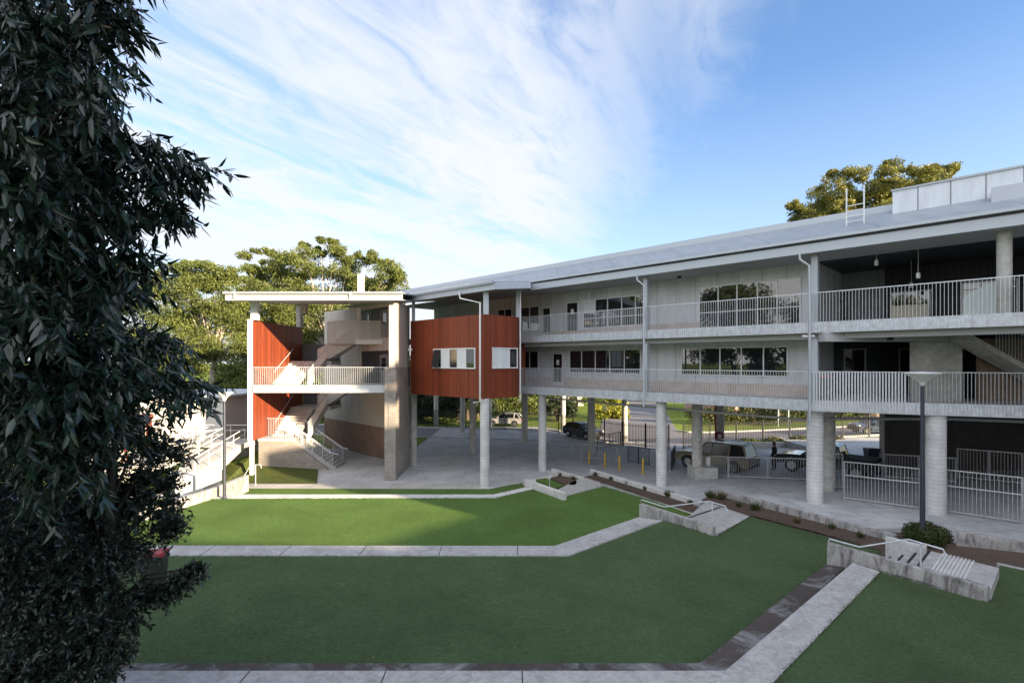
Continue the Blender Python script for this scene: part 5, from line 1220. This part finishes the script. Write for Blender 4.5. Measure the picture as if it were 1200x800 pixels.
def blades(pts, z, L_, mat, name, spread=0.):
    n = len(pts); C = np.concatenate([pts, np.full((n, 1), z-.004)], 1); D = unit(rng.normal(size=(n, 3))*np.array([.8, .8, .2])+np.array([0, 0, .9])); U = unit(np.cross(D, rng.normal(size=(n, 3))))
    o = leaves_mesh(name, C, D, U, rng.uniform(.5, 1.3, n)*L_, np.full(n, L_*.35), mat, None, .1); tag(o, kind='stuff')
def inpoly(p, poly):
    x, y = p[:, 0], p[:, 1]; c = np.zeros(len(p), bool); n = len(poly); j = n-1
    for i in range(n):
        xi, yi = poly[i]; xj, yj = poly[j]
        c ^= ((yi > y) != (yj > y)) & (x < (xj-xi)*(y-yi)/(yj-yi+1e-12)+xi); j = i
    return c
for poly, z, n_, mt, x0, x1, y0, y1 in ((mid, Z_MID, 70000, 'turf_mid', -12, 14, 11.2, 22.5), (near, Z_NEAR, 22000, 'turf_mid', 5, 17, 9.0, 16.5), (far_lawn, Z_FAR, 40000, 'turf_far', -16, 9, 19, 30)):
    p = np.stack([rng.uniform(x0, x1, n_), rng.uniform(y0, y1, n_)], 1); p = p[inpoly(p, poly)]; blades(p, z, .035, mt, 'grass_blades')
for poly, z in (([(5.6, 31.2), G(684, 559, .47), G(818, 602, .47), (8.9, 24.9)], .49), ([(10.1, 25.2), G(826, 587, .9), G(880, 604, .9), G(1050, 649, .9), (13.9, 18.8)], .905)):
    xs_ = [q[0] for q in poly]; ys_ = [q[1] for q in poly]; p = np.stack([rng.uniform(min(xs_), max(xs_), 9000), rng.uniform(min(ys_), max(ys_), 9000)], 1); p = p[inpoly(p, poly)]
    blades(p, z, .05, 'mulch', 'bark_chips')
def fringe(pts, z, mt, dens=90):
    a_ = []
    for (p, q) in zip(pts[:-1], pts[1:]):
        p = np.array(p); q = np.array(q); L_ = np.linalg.norm(q-p); k = int(L_*dens); t = rng.uniform(0, 1, (k, 1)); a_.append(p+(q-p)*t+rng.normal(size=(k, 2))*.022)
    blades(np.concatenate(a_), z, .055, mt, 'grass_fringe')
fringe([(-16, K2a)]+P([(650, 639.5), (748, 606)], Z_K2), Z_FAR+.44, 'turf_far', 40); fringe([(-14, K2b)]+P([(667, 651), (777, 610), (840, 629), (880, 605), (960, 626), (1052, 650)], Z_MID), Z_MID+.01, 'turf_mid')
fringe(P([(905, 800), (1031, 670), (1157, 703)], Z_NEAR), Z_NEAR+.01, 'turf_mid', 120); fringe([(-16, 26.2)]+P([(580, 583.2), (630, 572.5), (657, 582), (661, 581.5), (706, 569.5), (822, 603)], Z_FAR), Z_FAR+.01, 'turf_far')

# ------------------------------------------------------------------ person in black
def person(x, y, z, label, H=1.74, face=math.pi):
    root = empty('person', (0, 0, 0), label, 'person')
    V = []; E = []; Rr = []
    def add(p, r, par=None):
        V.append(p); Rr.append(r); i = len(V)-1
        if par is not None: E.append((par, i))
        return i
    pel = add((0, 0, .93), .135); sp1 = add((0, .0, 1.12), .125, pel); ch = add((0, .01, 1.32), .15, sp1); nk = add((0, .02, 1.47), .06, ch); hd0 = add((0, -.01, 1.56), .075, nk); hd1 = add((0, -.015, 1.66), .088, hd0); add((0, -.005, 1.74), .05, hd1)
    for s_ in (-1, 1):
        hp = add((s_*.09, 0, .88), .095, pel); kn = add((s_*.11, -.03*s_, .48), .06, hp); an = add((s_*.12, .02, .10), .042, kn); add((s_*.13, -.12, .045), .04, an)
        sh = add((s_*.17, .01, 1.40), .065, ch); el_ = add((s_*.23, .04, 1.12), .045, sh); wr_ = add((s_*.24, -.08, .90), .03, el_); ha = add((s_*.24, -.11, .83), .028, wr_)
        for k in range(4): a = add((s_*.24+(.02*(k-1.5)), -.125, .775), .009, ha); add((s_*.24+(.02*(k-1.5)), -.12, .73+.006*abs(k-1.5)), .008, a)
        t = add((s_*.205, -.14, .82), .010, ha); add((s_*.20, -.15, .785), .009, t)
    me = bpy.data.meshes.new('body'); me.from_pydata(V, E, []); o = bpy.data.objects.new('body', me); COL.objects.link(o); o.parent = root
    sk = o.modifiers.new('skin', 'SKIN'); o.modifiers.new('sub', 'SUBSURF').levels = 1; o.modifiers['sub'].render_levels = 2
    for i, r_ in enumerate(Rr): me.skin_vertices[0].data[i].radius = (r_, r_*(.75 if i in (pel, sp1, ch) else 1))
    me.skin_vertices[0].data[0].use_root = True
    dg = bpy.context.evaluated_depsgraph_get(); ev = o.evaluated_get(dg); m2 = bpy.data.meshes.new_from_object(ev); bpy.data.objects.remove(o)
    for k in ('cloth_black', 'skin'): m2.materials.append(MATS[k])
    for p in m2.polygons: p.use_smooth = True; c = p.center; p.material_index = 1 if (c.z > 1.49 or (c.z < .89 and c.z > .7 and abs(c.x) > .19)) else 0
    b = bpy.data.objects.new('body', m2); COL.objects.link(b); b.parent = root
    m = MB(); m.lathe((0, .012, 1.60), [(.088, -.06), (.100, .02), (.098, .09), (.06, .16), (.01, .175)], 16); m.build('hair', 'hair', root, True)
    m = MB(); m.tube([(0, -.10, 1.60), (0, -.125, 1.585), (0, -.10, 1.575)], [.008, .014, .008], 6); m.build('nose', 'skin', root, True)
    root.location = (x, y, z); root.rotation_euler = (0, 0, face); root.scale = (H/1.77,)*3
    return root
x, y, z = GT(907, 551); person(x, y, z, 'person in black clothes standing behind the gold wagon', 1.78, R(215))

# ------------------------------------------------------------------ out of view: blocks added to cast the courtyard shade, and trees
HH = Vector((.793, -.610)); PP = Vector((.610, .793))
def sunblock(Q0, Q1, s0, s1, top, root, mat='brick_pale', name='occluder'):
    p = [HH*Q0+PP*s0, HH*Q1+PP*s0, HH*Q1+PP*s1, HH*Q0+PP*s1]
    return one('prism', [tuple(v) for v in p], -.3, top).build(name, mat, root)
OCC = empty('sun_occluder', (30, -20, 0), 'unseen wing standing out of view behind the courtyard', 'building')
def sl_(x, y):
    return float(np.interp(x*.61+y*.793, [7, 12, 17.6], [13.2, 11.3, 11.2]))
sunblock(30, 44, -30, 7, 25.0, OCC); sunblock(30.1, 34, 7, 12, sl_, OCC, 'clad_beige'); sunblock(30, 34, 12, 17.6, sl_, OCC); sunblock(30.2, 44, 17.6, 21.7, 16.5, OCC, 'clad_beige'); sunblock(30, 44, 21.7, 36, 27.0, OCC)  # block tops set strip by strip to shape the shadow edge
for i, (q_, s_, z_, r_, lb) in enumerate(((24, 21.2, 17.5, 1.3, 'slender tree out of view whose leaves dapple the brick pier'),)):
    p_ = HH*q_+PP*s_; tree((p_.x, p_.y, 0), z_, [(0, 0, z_, r_, r_, r_*1.6)], lb, 'leaf_gum', 3500, .2, nb=26, blobr=(.2, .4), trunk_r=.15)
for i, (x, y, lb) in enumerate(((-30, -14, 'broad gum tree out of view behind the camera to the left'), (-12, -26, 'gum tree out of view directly behind the camera'), (-38, 6, 'gum tree out of view beyond the foreground tree'), (-34, -5, 'gum tree out of view left of the camera, between two others'), (-42, 18, 'gum tree out of view far left of the courtyard'), (-46, -18, 'gum tree out of view furthest behind left'))):
    tree((x, y, 0), 16, [(0, 0, 12+(i%3)*1.5, 7, 7, 6), (3, 1, 8, 6, 6, 5)], lb, 'leaf_gum', 12000, .5, nb=50, blobr=(.3, .5))
print('objects', len(bpy.data.objects))
